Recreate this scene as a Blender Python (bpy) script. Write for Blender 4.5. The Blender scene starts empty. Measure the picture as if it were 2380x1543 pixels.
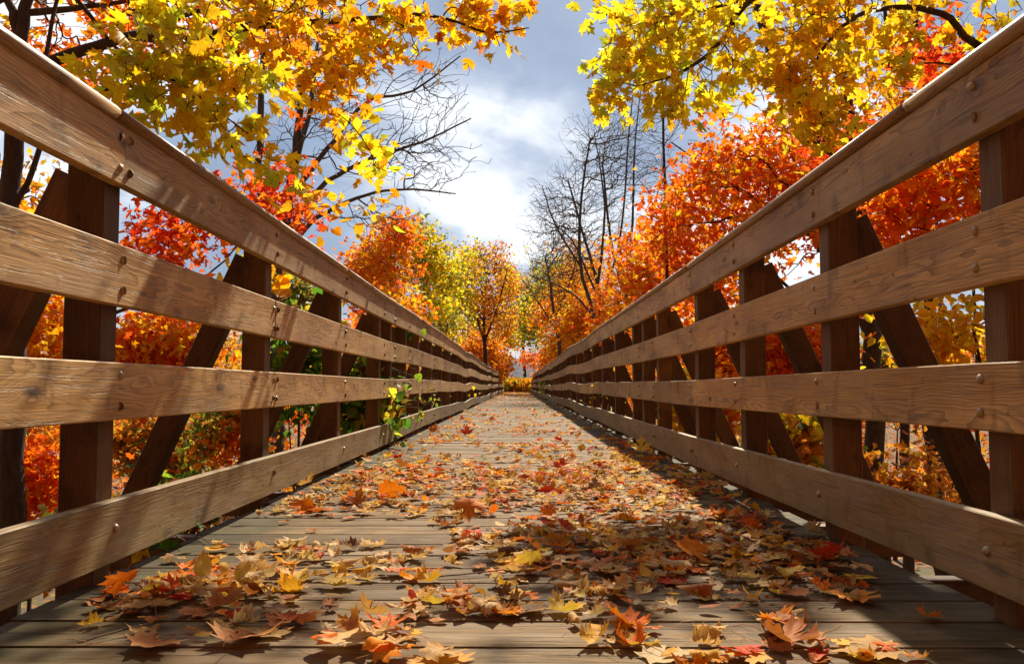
import bpy, math, random
import numpy as np
from mathutils import Vector, Matrix
random.seed(7)
RNG = np.random.default_rng(11)
S = bpy.context.scene
COL = S.collection
R = math.radians
# ------------------------------------------------------------------ camera
F = 2050.0                       # focal length in pixels of a 2380 px wide view
CAM_H = 0.59
PITCH = math.atan(125 / F); YAW = math.atan(13 / F)
cd = bpy.data.cameras.new('camera'); cam = bpy.data.objects.new('camera', cd); COL.objects.link(cam)
cd.sensor_width = 36; cd.lens = 36 * F / 2380; cd.clip_start = 0.05; cd.clip_end = 3000
cam.location = (0, 0, CAM_H); cam.rotation_euler = (R(90) + PITCH, 0, YAW)
S.camera = cam
CM = cam.rotation_euler.to_matrix()
def P(px, py, Y):
    d = CM @ Vector((px - 1190, -(py - 771), -F))
    return np.array([d.x, d.y, d.z]) * (Y / d.y) + np.array([0, 0, CAM_H])
# ------------------------------------------------------------------ light
SUN_EL, SUN_AZ = R(42), R(10)     # sun ahead of the camera, a little to the right
S.view_settings.view_transform = 'Standard'; S.view_settings.look = 'None'
S.view_settings.exposure = 0.72; S.view_settings.gamma = 1
sl = bpy.data.lights.new('sun', 'SUN'); sl.energy = 5.0; sl.angle = R(1.0); sl.color = (1, .88, .68)
so = bpy.data.objects.new('sun', sl); COL.objects.link(so)
sd = Vector((math.sin(SUN_AZ) * math.cos(SUN_EL), math.cos(SUN_AZ) * math.cos(SUN_EL), math.sin(SUN_EL)))
so.rotation_euler = sd.to_track_quat('Z', 'Y').to_euler(); so.location = sd * 60

class NT:
    def __init__(s, tree): s.t = tree; tree.nodes.clear()
    def n(s, typ, **kw):
        nd = s.t.nodes.new(typ)
        for k, v in kw.items(): setattr(nd, k, v)
        return nd
    def l(s, a, b): s.t.links.new(a, b)
    def put(s, v, inp):
        if hasattr(v, 'links'): s.l(v, inp)
        else: inp.default_value = v
    def m(s, op, a, b=None, c=None, clamp=False):
        nd = s.n('ShaderNodeMath', operation=op, use_clamp=clamp)
        s.put(a, nd.inputs[0])
        if b is not None: s.put(b, nd.inputs[1])
        if c is not None: s.put(c, nd.inputs[2])
        return nd.outputs[0]
    def vec(s, x, y, z):
        nd = s.n('ShaderNodeCombineXYZ')
        for i, v in enumerate((x, y, z)): s.put(v, nd.inputs[i])
        return nd.outputs[0]
    def sep(s, v):
        nd = s.n('ShaderNodeSeparateXYZ'); s.l(v, nd.inputs[0]); return nd.outputs
    def noise(s, v, scale, detail=3, rough=.5, dist=0):
        nd = s.n('ShaderNodeTexNoise'); s.l(v, nd.inputs['Vector'])
        nd.inputs['Scale'].default_value = scale; nd.inputs['Detail'].default_value = detail
        nd.inputs['Roughness'].default_value = rough; nd.inputs['Distortion'].default_value = dist
        return nd.outputs['Fac']
    def ramp(s, f, stops, interp='LINEAR'):
        nd = s.n('ShaderNodeValToRGB'); cr = nd.color_ramp; cr.interpolation = interp
        while len(cr.elements) < len(stops): cr.elements.new(0.5)
        for e, (p, c) in zip(cr.elements, stops):
            e.position = p; e.color = (*c, 1) if len(c) == 3 else c
        s.l(f, nd.inputs[0]); return nd.outputs[0]
    def rng(s, f, a, b, c=0., d=1.):
        nd = s.n('ShaderNodeMapRange'); s.put(f, nd.inputs[0])
        for i, v in enumerate((a, b, c, d)): nd.inputs[i + 1].default_value = v
        return nd.outputs[0]
    def mix(s, f, a, b, mode='MIX'):
        nd = s.n('ShaderNodeMix', data_type='RGBA', blend_type=mode)
        s.put(f, nd.inputs[0])
        for v, i in ((a, 6), (b, 7)):
            if hasattr(v, 'links'): s.l(v, nd.inputs[i])
            else: nd.inputs[i].default_value = (*v, 1)
        return nd.outputs[2]

w = bpy.data.worlds.new('World'); S.world = w; w.use_nodes = True
t = NT(w.node_tree)
sky = t.n('ShaderNodeTexSky', sky_type='NISHITA', sun_disc=False, sun_elevation=SUN_EL, sun_rotation=SUN_AZ)
b1 = t.n('ShaderNodeBackground'); t.l(sky.outputs[0], b1.inputs[0]); b1.inputs[1].default_value = 0.1
tc = t.n('ShaderNodeTexCoord'); x, y, z = t.sep(tc.outputs['Generated'])
zz = t.m('ADD', t.m('MAXIMUM', z, 0.0), 0.45)
pv = t.vec(t.m('DIVIDE', x, zz), t.m('DIVIDE', y, zz), 0.0)
SK = t.n('ShaderNodeVectorMath', operation='ADD'); t.l(pv, SK.inputs[0]); SK.inputs[1].default_value = (2.2, 8.1, 3.0)
c1 = t.noise(SK.outputs[0], 2.0, 6, .5, .25)
c2 = t.noise(SK.outputs[0], 5.2, 5, .55, .2)
cf = t.m('ADD', t.m('MULTIPLY', c1, .75), t.m('MULTIPLY', c2, .25))
lit = t.rng(y, -.45, .6, .12, 1.0)
ccol = t.ramp(cf, [(.36, (.19, .26, .39)), (.44, (.28, .36, .50)), (.485, (.44, .51, .63)), (.535, (.80, .84, .90)), (.60, (1.0, 1.0, 1.0))])
b2 = t.n('ShaderNodeBackground'); t.l(t.mix(1.0, ccol, t.vec(lit, lit, lit), 'MULTIPLY'), b2.inputs[0]); b2.inputs[1].default_value = 0.72
ms = t.n('ShaderNodeMixShader'); ms.inputs[0].default_value = .88
t.l(b1.outputs[0], ms.inputs[1]); t.l(b2.outputs[0], ms.inputs[2])
wo = t.n('ShaderNodeOutputWorld'); t.l(ms.outputs[0], wo.inputs[0])

# ------------------------------------------------------------------ materials
def new_mat(name):
    m = bpy.data.materials.new(name); m.use_nodes = True; return m, NT(m.node_tree)
def finish(t, shader):
    o = t.n('ShaderNodeOutputMaterial'); t.l(shader, o.inputs[0])
def attr(t, name, out='Vector'):
    return t.n('ShaderNodeAttribute', attribute_name=name).outputs[out]

def wood_mat(name, dark, mid, light, ring_amt=.55, crack=.3, moss=.0, rough=.62, spec=.35, ringf=150, fibw=.4, grey=0., edge=False):
    m, t = new_mat(name)
    wc = attr(t, 'wc'); rnd = attr(t, 'rnd', 'Fac')
    l, wd, dp = t.sep(wc)
    r1 = t.m('FRACT', t.m('MULTIPLY', rnd, 17.31)); r2 = t.m('FRACT', t.m('MULTIPLY', rnd, 41.7))
    off = t.m('MULTIPLY', rnd, 53.0)
    # knots
    kv = t.vec(t.m('ADD', t.m('MULTIPLY', l, 2.3), off), t.m('MULTIPLY', wd, 7.0), t.m('MULTIPLY', dp, 1.0))
    vo = t.n('ShaderNodeTexVoronoi', feature='F1'); t.l(kv, vo.inputs['Vector']); vo.inputs['Scale'].default_value = 1.0
    kd = vo.outputs['Distance']
    kn = t.m('ADD', kd, t.m('MULTIPLY', t.m('SUBTRACT', t.noise(wc, 60, 2), .5), .05))
    knot = t.rng(kn, .06, .16, 1, 0)
    v2 = t.n('ShaderNodeTexVoronoi', feature='F1'); v2.inputs['Scale'].default_value = 1.0
    t.l(t.vec(t.m('ADD', t.m('MULTIPLY', l, 9.0), off), t.m('MULTIPLY', wd, 13.0), t.m('MULTIPLY', dp, 1.0)), v2.inputs['Vector'])
    pin = t.m('MULTIPLY', t.rng(v2.outputs['Distance'], .05, .12, 1, 0), t.m('LESS_THAN', t.sep(v2.outputs['Color'])[0], .45))
    knot = t.m('MAXIMUM', knot, t.m('MULTIPLY', pin, .85))
    halo = t.m('POWER', t.rng(kd, .0, .42, 1, 0), 2.0)
    # growth rings of a log sawn flat
    lowv = t.vec(t.m('ADD', t.m('MULTIPLY', l, 1.1), off), t.m('MULTIPLY', wd, 5.0), t.m('MULTIPLY', dp, 5.0))
    n1 = t.noise(lowv, 1.0, 3, .55)
    a = t.m('SUBTRACT', wd, t.m('MULTIPLY', t.m('SUBTRACT', r1, .5), .13))
    b = t.m('ADD', dp, t.m('ADD', .045, t.m('MULTIPLY', r2, .07)))
    rad = t.m('SQRT', t.m('ADD', t.m('MULTIPLY', a, a), t.m('MULTIPLY', b, b)))
    rad = t.m('ADD', rad, t.m('MULTIPLY', t.m('SUBTRACT', n1, .5), .10))
    rad = t.m('ADD', rad, t.m('MULTIPLY', halo, .030))
    fr = t.m('FRACT', t.m('MULTIPLY', rad, ringf))
    ring = t.m('POWER', fr, 2.5)
    fibv = t.vec(t.m('ADD', t.m('MULTIPLY', l, 5.0), off), t.m('MULTIPLY', wd, 230.0), t.m('MULTIPLY', dp, 230.0))
    fib = t.noise(fibv, 1.0, 3, .6)
    crv = t.vec(t.m('ADD', t.m('MULTIPLY', l, 2.6), off), t.m('MULTIPLY', wd, 85.0), t.m('MULTIPLY', dp, 85.0))
    cr = t.rng(t.noise(crv, 1.0, 4, .65), .585, .66, 0, 1)
    stv = t.vec(t.m('ADD', t.m('MULTIPLY', l, 6.0), off), t.m('MULTIPLY', wd, 3.5), t.m('MULTIPLY', dp, 3.5))
    stain = t.noise(stv, 1.0, 5, .62)
    bigv = t.vec(t.m('ADD', t.m('MULTIPLY', l, 1.2), off), t.m('MULTIPLY', wd, 4.0), t.m('MULTIPLY', dp, 4.0))
    big = t.noise(bigv, 1.0, 4, .6)
    base = t.ramp(t.m('ADD', t.m('MULTIPLY', big, 1 - fibw), t.m('MULTIPLY', fib, fibw)), [(.34, dark), (.5, mid), (.66, light)])
    c = t.mix(t.m('MULTIPLY', ring, ring_amt), base, tuple(v * .42 for v in dark))
    c = t.mix(t.rng(stain, .55, .68, 0, .62), c, tuple(v * .38 for v in dark))
    c = t.mix(t.m('MULTIPLY', cr, crack), c, (.012, .009, .006))
    c = t.mix(t.m('MULTIPLY', knot, .82), c, (.035, .018, .009))
    if moss > 0:
        c = t.mix(t.rng(big, .45, .7, 0, moss), c, (.06, .085, .025))
    if grey > 0:
        gv = t.vec(t.m('ADD', t.m('MULTIPLY', l, 2.1), t.m('MULTIPLY', rnd, 91.)), t.m('MULTIPLY', wd, 9.0), t.m('MULTIPLY', dp, 9.0))
        c = t.mix(t.rng(t.noise(gv, 1.0, 5, .65), .42, .64, 0, grey), c, t.mix(t.m('MULTIPLY', fib, 1.0), (.18, .13, .085), (.48, .385, .27)))
    if edge:  # mossy dirt towards the deck edges, its dark tone also painting in shade
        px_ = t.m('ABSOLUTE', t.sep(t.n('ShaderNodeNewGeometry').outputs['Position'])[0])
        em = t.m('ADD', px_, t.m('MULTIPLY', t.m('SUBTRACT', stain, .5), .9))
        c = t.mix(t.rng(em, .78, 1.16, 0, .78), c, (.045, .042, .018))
    tint = t.rng(rnd, 0, 1, .74, 1.22)
    c = t.mix(1.0, c, t.vec(tint, tint, tint), 'MULTIPLY')
    h = t.m('SUBTRACT', t.m('ADD', t.m('MULTIPLY', fib, .5), t.m('MULTIPLY', ring, .35)), t.m('ADD', t.m('MULTIPLY', cr, crack * 3), t.m('MULTIPLY', knot, .5)))
    bp = t.n('ShaderNodeBump'); bp.inputs['Strength'].default_value = .55; bp.inputs['Distance'].default_value = .0035
    t.l(h, bp.inputs['Height'])
    bs = t.n('ShaderNodeBsdfPrincipled'); t.l(c, bs.inputs['Base Color']); t.l(bp.outputs[0], bs.inputs['Normal'])
    t.l(t.rng(fib, .3, .7, rough - .1, rough + .14), bs.inputs['Roughness']); bs.inputs['Specular IOR Level'].default_value = spec
    finish(t, bs.outputs[0]); return m

M_RAIL = wood_mat('weathered_rail_wood', (.22, .108, .028), (.49, .278, .088), (.70, .45, .18), .62, .38, grey=.28)
M_TOE = wood_mat('weathered_toe_wood', (.125, .073, .022), (.255, .155, .054), (.38, .25, .10), .4, .35, .45, grey=.4)
M_POST = wood_mat('post_wood', (.06, .029, .009), (.135, .068, .023), (.24, .13, .046), .4, .25)
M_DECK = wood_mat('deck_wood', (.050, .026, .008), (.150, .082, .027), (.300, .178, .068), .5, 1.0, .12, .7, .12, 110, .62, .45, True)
M_CAP = wood_mat('worn_handrail_wood', (.19, .11, .045), (.36, .22, .105), (.50, .34, .18), .4, .2, 0, .46, .5)

def bark_mat(name, a, b):
    m, t = new_mat(name); tc = t.n('ShaderNodeTexCoord')
    mp = t.n('ShaderNodeMapping'); mp.inputs['Scale'].default_value = (14, 14, 3); t.l(tc.outputs['Object'], mp.inputs[0])
    n1 = t.noise(mp.outputs[0], 1.6, 5, .65)
    c = t.ramp(n1, [(.3, a), (.7, b)])
    bp = t.n('ShaderNodeBump'); bp.inputs['Strength'].default_value = .8; bp.inputs['Distance'].default_value = .02; t.l(n1, bp.inputs['Height'])
    bs = t.n('ShaderNodeBsdfPrincipled'); t.l(c, bs.inputs['Base Color']); bs.inputs['Roughness'].default_value = .9
    t.l(bp.outputs[0], bs.inputs['Normal']); finish(t, bs.outputs[0]); return m
M_BARK = bark_mat('bark_brown', (.028, .018, .012), (.095, .062, .042))
M_BARKG = bark_mat('bark_grey', (.06, .048, .038), (.17, .14, .11))

def leaf_mat(name, trans=.5, veins=True, gloss=.25, rough=.45, vein_dark=.72):
    m, t = new_mat(name)
    c = attr(t, 'Col', 'Color')
    uv = attr(t, 'luv'); u, v, lr = t.sep(uv)
    nv = t.n('ShaderNodeTexCoord')
    mot = t.noise(uv, 5.0, 3, .6)
    c = t.mix(t.rng(mot, .45, .70, 0, .30), c, t.mix(1.0, c, (.62, .42, .35), 'MULTIPLY'))
    if veins:
        ang = t.m('DIVIDE', t.m('ARCTAN2', u, t.m('ADD', v, .02)), R(43))
        d = t.m('ABSOLUTE', t.m('SUBTRACT', ang, t.m('ROUND', ang)))
        rr = t.m('SQRT', t.m('ADD', t.m('MULTIPLY', u, u), t.m('MULTIPLY', v, v)))
        vn = t.rng(t.m('MULTIPLY', d, rr), .010, .026, 1, 0)
        side = t.m('ABSOLUTE', t.m('SUBTRACT', t.m('FRACT', t.m('ADD', t.m('MULTIPLY', rr, 7.0), t.m('MULTIPLY', d, -4.0))), .5))
        vn = t.m('MAXIMUM', vn, t.rng(side, .03, .08, .45, 0))
        c = t.mix(t.m('MULTIPLY', vn, .5), c, t.mix(1.0, c, (vein_dark, vein_dark * .8, vein_dark * .6), 'MULTIPLY'))
    df = t.n('ShaderNodeBsdfPrincipled'); t.l(c, df.inputs['Base Color']); df.inputs['Roughness'].default_value = rough
    df.inputs['Specular IOR Level'].default_value = gloss
    tr = t.n('ShaderNodeBsdfTranslucent'); t.l(t.mix(1.0, c, (1.1, 1.15, .85), 'MULTIPLY'), tr.inputs[0])
    mx = t.n('ShaderNodeMixShader'); mx.inputs[0].default_value = trans
    t.l(df.outputs[0], mx.inputs[1]); t.l(tr.outputs[0], mx.inputs[2])
    finish(t, mx.outputs[0]); return m
M_LEAF = leaf_mat('living_leaf', .74, True, .2, .45, .5)
M_LEAFFAR = leaf_mat('tree_leaf', .64, False, .12)
M_DRY = leaf_mat('fallen_leaf_skin', .30, True, .12, .65, .6)

def simple_mat(name, col, rough=.7, metal=0., bump=0, scale=20, var=.3):
    m, t = new_mat(name); tc = t.n('ShaderNodeTexCoord')
    n = t.noise(tc.outputs['Object'], scale, 4, .6)
    c = t.ramp(n, [(.3, tuple(v * (1 - var) for v in col)), (.7, tuple(min(1, v * (1 + var)) for v in col))])
    bs = t.n('ShaderNodeBsdfPrincipled'); t.l(c, bs.inputs['Base Color'])
    bs.inputs['Roughness'].default_value = rough; bs.inputs['Metallic'].default_value = metal
    if bump:
        bp = t.n('ShaderNodeBump'); bp.inputs['Distance'].default_value = bump; t.l(n, bp.inputs['Height']); t.l(bp.outputs[0], bs.inputs['Normal'])
    finish(t, bs.outputs[0]); return m
M_BOLT = simple_mat('galvanised_bolt', (.42, .33, .22), .4, .55, .001, 300)
M_TWIG = simple_mat('dry_twig', (.12, .07, .04), .8, 0)
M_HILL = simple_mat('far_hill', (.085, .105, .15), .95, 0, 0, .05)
M_ROAD = simple_mat('asphalt', (.12, .12, .13), .9, 0, 0, 3)
def ground_mat():
    m, t = new_mat('leafy_forest_floor'); tc = t.n('ShaderNodeTexCoord'); g = tc.outputs['Object']
    vo = t.n('ShaderNodeTexVoronoi'); t.l(g, vo.inputs['Vector']); vo.inputs['Scale'].default_value = 9
    hs = t.sep(vo.outputs['Color'])[0]
    leaf = t.ramp(hs, [(0, (.07, .04, .02)), (.25, (.13, .06, .02)), (.45, (.24, .09, .02)), (.6, (.27, .15, .03)), (.75, (.09, .05, .02)), (1, (.05, .035, .018))], 'CONSTANT')
    n = t.noise(g, .35, 4, .6)
    c = t.mix(t.rng(n, .50, .62, 0, .85), leaf, t.ramp(t.noise(g, 12, 3), [(.3, (.03, .05, .012)), (.7, (.11, .15, .03))]))
    bs = t.n('ShaderNodeBsdfPrincipled'); t.l(c, bs.inputs['Base Color']); bs.inputs['Roughness'].default_value = .95
    finish(t, bs.outputs[0]); return m
M_GROUND = ground_mat()

# ------------------------------------------------------------------ mesh helpers
def mesh_np(name, V, loops, counts, mat, parent=None, attrs=None, smooth=False, loc=None):
    me = bpy.data.meshes.new(name)
    V = np.asarray(V, dtype=np.float32); loops = np.asarray(loops, dtype=np.int32).ravel(); counts = np.asarray(counts, dtype=np.int32)
    if loc is not None: V = V - np.asarray(loc, dtype=np.float32)
    me.vertices.add(len(V)); me.vertices.foreach_set('co', V.ravel())
    me.loops.add(len(loops)); me.loops.foreach_set('vertex_index', loops)
    me.polygons.add(len(counts))
    st = np.concatenate([[0], np.cumsum(counts)[:-1]]).astype(np.int32)
    me.polygons.foreach_set('loop_start', st)
    me.polygons.foreach_set('use_smooth', np.full(len(counts), bool(smooth)))
    me.update(calc_edges=True)
    for k, (typ, arr) in (attrs or {}).items():
        a = me.attributes.new(k, typ, 'POINT')
        arr = np.asarray(arr, dtype=np.float32)
        a.data.foreach_set({'FLOAT': 'value', 'FLOAT_VECTOR': 'vector', 'FLOAT_COLOR': 'color'}[typ], arr.ravel())
    me.materials.append(mat)
    o = bpy.data.objects.new(name, me); COL.objects.link(o)
    if loc is not None: o.location = loc
    if parent is not None:
        o.parent = parent
        if loc is not None: o.location = Vector(loc) - parent.location
        else: o.location = -parent.location
    return o
def tag(o, label=None, cat=None, group=None, kind=None):
    for k, v in (('label', label), ('category', cat), ('group', group), ('kind', kind)):
        if v: o[k] = v
    return o
def empty(name, loc, label, cat, group=None):
    o = bpy.data.objects.new(name, None); COL.objects.link(o); o.location = Vector([float(v) for v in loc]); o.empty_display_size = .2
    return tag(o, label, cat, group)

class WB:
    """timber collector: chamfered beams with grain coordinates"""
    def __init__(s): s.V = []; s.L = []; s.C = []; s.wc = []; s.rn = []; s.n = 0
    def beam(s, A, B, wdir, wid, thk, ch=.005, segs=None, zoff=None, rnd=None):
        A = np.array(A, float); B = np.array(B, float); d = B - A; ln = np.linalg.norm(d); d /= ln
        wdir = np.array(wdir, float); wdir -= d * wdir.dot(d); wdir /= np.linalg.norm(wdir); td = np.cross(d, wdir)
        hw, ht = wid / 2, thk / 2
        prof = [(-hw + ch, -ht), (hw - ch, -ht), (hw, -ht + ch), (hw, ht - ch), (hw - ch, ht), (-hw + ch, ht), (-hw, ht - ch), (-hw, -ht + ch)]
        ts = [0., 1.] if segs is None else segs
        rnd = random.random() if rnd is None else rnd
        k = len(prof); o = random.uniform(0, 40)
        for ti in ts:
            c = A + d * ln * ti
            if zoff: c = c + np.array([0, 0, zoff(c[1])])
            for (a, b) in prof:
                s.V.append(c + wdir * a + td * b); s.wc.append((ln * ti + o, a, b)); s.rn.append(rnd)
        for i in range(len(ts) - 1):
            for j in range(k):
                q = s.n + i * k + j; q2 = s.n + i * k + (j + 1) % k
                s.L += [q, q2, q2 + k, q + k]; s.C.append(4)
        s.L += [s.n + j for j in range(k - 1, -1, -1)]; s.C.append(k)
        e = s.n + (len(ts) - 1) * k
        s.L += [e + j for j in range(k)]; s.C.append(k)
        s.n += k * len(ts)
    def build(s, name, mat, parent=None):
        V = np.array(s.V); c = (V.min(0) + V.max(0)) / 2
        return mesh_np(name, V, s.L, s.C, mat, parent, {'wc': ('FLOAT_VECTOR', s.wc), 'rnd': ('FLOAT', s.rn)}, loc=c)

# ------------------------------------------------------------------ ground
def gz(x, y):
    """terrain height: a shallow ravine under the bridge"""
    s = np.clip((y - 58) / 20, 0, 1); s = s * s * (3 - 2 * s)
    side = np.clip((np.abs(x) - 14) / 22, 0, 1); side = side * side * (3 - 2 * side)
    low = -2.5 + 1.1 * side + .25 * np.sin(x * .31 + 1) * np.cos(y * .23) + .12 * np.sin(x * .9) * np.sin(y * .8)
    return low * (1 - s) + (-.03) * s
def build_ground():
    xs = np.concatenate([np.linspace(-900, -45, 18), np.linspace(-42, 42, 85), np.linspace(45, 900, 18)])
    ys = np.concatenate([np.linspace(-60, 100, 130), np.linspace(110, 1500, 24)])
    X, Y = np.meshgrid(xs, ys); V = np.stack([X, Y, gz(X, Y)], -1).reshape(-1, 3)
    nx, ny = len(xs), len(ys)
    i, j = np.meshgrid(np.arange(nx - 1), np.arange(ny - 1)); q = (j * nx + i).ravel()
    L = np.stack([q, q + 1, q + nx + 1, q + nx], -1)
    tag(mesh_np('ground', V, L, np.full(len(q), 4), M_GROUND, smooth=True), kind='structure')
build_ground()
def build_hill():
    xs = np.linspace(-120, 160, 90); ys = np.linspace(330, 420, 12)
    X, Y = np.meshgrid(xs, ys)
    prof = 13 * np.exp(-((X - 15) / 70) ** 2) * np.sin(np.clip((Y - 330) / 90, 0, 1) * math.pi) + .8 * np.sin(X * .7) * np.sin(Y * .3) + .5 * np.sin(X * 1.9)
    V = np.stack([X, Y, np.maximum(prof, -.5)], -1).reshape(-1, 3)
    nx, ny = 90, 12
    i, j = np.meshgrid(np.arange(nx - 1), np.arange(ny - 1)); q = (j * nx + i).ravel()
    tag(mesh_np('hills', V, np.stack([q, q + 1, q + nx + 1, q + nx], -1), np.full(len(q), 4), M_HILL, smooth=True), kind='structure')
build_hill()
# grey road seen low between the trunks on the left, on the ravine floor
xs = np.linspace(-60, -9, 60); V = []
for x0 in xs:
    for yo in (-2.2, 2.2):
        yy = 27 + (x0 + 16) * -.12 + yo; V.append((x0, yy, gz(x0, yy) + .05))
tag(mesh_np('road', V, [[2*i, 2*i+2, 2*i+3, 2*i+1] for i in range(59)], [4] * 59, M_ROAD), kind='structure')

# ------------------------------------------------------------------ deck
BR_END = 79.0
def _wav(y, ph, y0):
    if y < y0: return 0.
    u = y - y0
    return min(1, u / 5) * (.016 * math.sin(u * .43 + ph) + .013 * math.sin(u * .81 + 2.1 * ph) + .010 * math.sin(u * 1.37 + .7 * ph) * math.sin(u * .11 + ph) + .018 * math.sin(u * .13 + 3 * ph))
def sagL(y): return -.002 * max(0, min(y, 8.5) - 3) + _wav(y, .4, 8.5)
def sagR(y): return -.006 * max(0, min(y, 6) - 2.5) + _wav(y, 2.3, 8.8)
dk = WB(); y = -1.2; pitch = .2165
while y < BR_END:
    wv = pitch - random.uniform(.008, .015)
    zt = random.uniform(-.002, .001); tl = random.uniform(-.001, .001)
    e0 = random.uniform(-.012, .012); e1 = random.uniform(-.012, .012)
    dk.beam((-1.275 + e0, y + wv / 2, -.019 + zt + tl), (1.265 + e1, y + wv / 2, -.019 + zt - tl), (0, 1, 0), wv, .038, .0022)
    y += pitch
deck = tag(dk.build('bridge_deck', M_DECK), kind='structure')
for xx in (-1.0, -.33, .33, 1.0):
    b = WB(); b.beam((xx, -1.2, -.17), (xx, BR_END, -.17), (0, 0, 1), .26, .08); b.build('stringer', M_POST, deck)

# ------------------------------------------------------------------ railings
LP = [.9, 2.65, 4.38, 6.18, 8.0, 8.72, 9.9, 11.2, 12.9, 14.6, 16.4, 18.4]
RP = [1.1, 2.20, 3.44, 4.74, 5.97, 7.65, 8.55, 9.3, 11.0, 12.7, 14.4, 16.2, 18.3]
while LP[-1] < BR_END - 2: LP.append(LP[-1] + random.uniform(1.7, 1.9))
while RP[-1] < BR_END - 2: RP.append(RP[-1] + random.uniform(1.7, 1.9))
def bolt_mesh():
    V = [(0, 0, .0095)]; L = []; C = []
    k = 12; rings = [(.006, .0085), (.0112, .005), (.0138, 0.), (.0138, -.004)]
    for (r, h) in rings:
        for j in range(k): V.append((r * math.cos(j * 2 * math.pi / k), r * math.sin(j * 2 * math.pi / k), h))
    for j in range(k): L += [0, 1 + j, 1 + (j + 1) % k]; C.append(3)
    for q in range(3):
        for j in range(k):
            a = 1 + q * k + j; b = 1 + q * k + (j + 1) % k; L += [a, a + k, b + k, b]; C.append(4)
    return V, L, C
BV, BL, BC = bolt_mesh(); bolt_me = None
nbeam = [0]
def railing(side, X, posts, rows, cap_top, label, sag, joints):
    base = empty('bridge_railing', (side * X, 0, 0), label, 'railing')
    global bolt_me
    px = X + .040          # inner face of posts
    def bolt(board, yy, zz):
        global bolt_me
        if bolt_me is None:
            o = mesh_np('bolt', BV, BL, BC, M_BOLT, smooth=True); bolt_me = o.data
        else:
            o = bpy.data.objects.new('bolt', bolt_me); COL.objects.link(o)
        o.parent = board
        o.location = Vector((side * (X + .0005), yy, zz + sag(yy))) - base.location - board.location
        o.rotation_euler = (0, -side * math.pi / 2, random.uniform(0, 3))
    nb = 0
    for ri, (zt, zb) in enumerate(rows):
        zt += CAM_H; zb += CAM_H
        js = joints[ri]
        toe = ri == 3
        for a, bnd in zip(js[:-1], js[1:]):
            ys = sorted({a + .002, bnd - .002} | {q for q in np.arange(a + .3, bnd - .2, .6)})
            tt = [(q - a - .002) / (bnd - a - .004) for q in ys]
            wb = WB()
            dx = random.uniform(-.002, .002); dz = random.uniform(-.003, .003)
            wb.beam((side * (X + .019 + dx), a + .002, (zt + zb) / 2 + dz), (side * (X + .019 + dx), bnd - .002, (zt + zb) / 2 + dz), (0, 0, 1), zt - zb, .037, .0035, tt, sag)
            bd = wb.build('toe_board' if toe else 'rail_board', M_TOE if toe else M_RAIL, base)
            for py in posts:
                if py < 1.8 or py > 17 or not (a - .02 <= py + .055 <= bnd + .02): continue
                if nb >= 100: continue
                cy = py + .055
                near = min(abs(cy - a), abs(cy - bnd))
                yy = cy
                if near < .06: yy = a + .03 if abs(cy - a) < abs(cy - bnd) else bnd - .03
                zs = [(zt + zb) / 2 + .005] if toe else [zb + (zt - zb) * .76, zb + (zt - zb) * .25]
                for zz in zs: bolt(bd, yy + random.uniform(-.004, .004), zz + random.uniform(-.004, .004)); nb += 1
    # cap: bullnosed handrail plank in lengths
    cj = [-.6, 2.62, 6.2 if side < 0 else 6.03]
    while cj[-1] < BR_END: cj.append(min(BR_END, cj[-1] + 4.9))
    for a, bnd in zip(cj[:-1], cj[1:]):
        wb = WB(); z0 = cap_top + CAM_H
        ys = np.arange(a, bnd, .7); tt = list((ys - a) / (bnd - a)) + [1.]
        wb.beam((side * (X + .062), a + .002, z0 - .019), (side * (X + .062), bnd - .002, z0 - .019), (1, 0, 0), .165, .038, .0135, tt, sag)
        o = wb.build('handrail', M_CAP, base)
        o.data.polygons.foreach_set('use_smooth', [len(p.vertices) == 4 for p in o.data.polygons])
    for i, py in enumerate(posts):
        wb = WB(); top = cap_top + CAM_H - .042 + sag(py)
        wb.beam((side * (px + .0575), py + .055, -.42), (side * (px + .0575), py + .055, top), (1, 0, 0), .114, .112, .005)
        wb.build('post', M_POST, base)
        if py > 45: continue
        # outrigger brace from the head of the post down to the long floor beam
        if i == 0: continue
        wb = WB(); oy = py + .055
        x0 = px + .105; x1 = px + .105 + .62
        wb.beam((side * x0, oy, top - .16), (side * x1, oy, -.14), (1, 0, 0), .118, .088, .004)
        wb.build('brace', M_POST, base)
        b = WB(); b.beam((side * (px - .3), oy, -.235), (side * (x1 + .14), oy, -.235), (0, 0, 1), .16, .09); b.build('floor_beam', M_POST, base)
    return base
def jl(first, step, extra=()):
    js = list(first)
    while js[-1] < BR_END - 1: js.append(min(BR_END, js[-1] + step * random.choice((1, 1, .75, 1.2))))
    js[-1] = BR_END
    return js
JL = [jl([-1., 2.70, 8.77], 3.6), jl([-1., 4.43, 8.77], 3.6), jl([-1., 4.43, 9.95], 3.7), jl([-1., 11.25], 3.6)]
JR = [jl([-1., 6.03, 11.05], 3.6), jl([-1., 6.03, 11.05], 3.6), jl([-1., 6.03, 7.7], 3.6), jl([-1., 6.03, 12.75], 3.6)]
railL = railing(-1, 1.22, LP, [(.810, .618), (.432, .244), (.072, -.103), (-.344, -.531)], .845, 'sunlit timber railing with weathered greyish boards along the left edge of the footbridge', sagL, JL)
railR = railing(1, 1.18, RP, [(.822, .645), (.438, .253), (.060, -.112), (-.322, -.513)], .860, 'shaded timber railing with warm brown boards along the right edge of the footbridge', sagR, JR)

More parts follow.
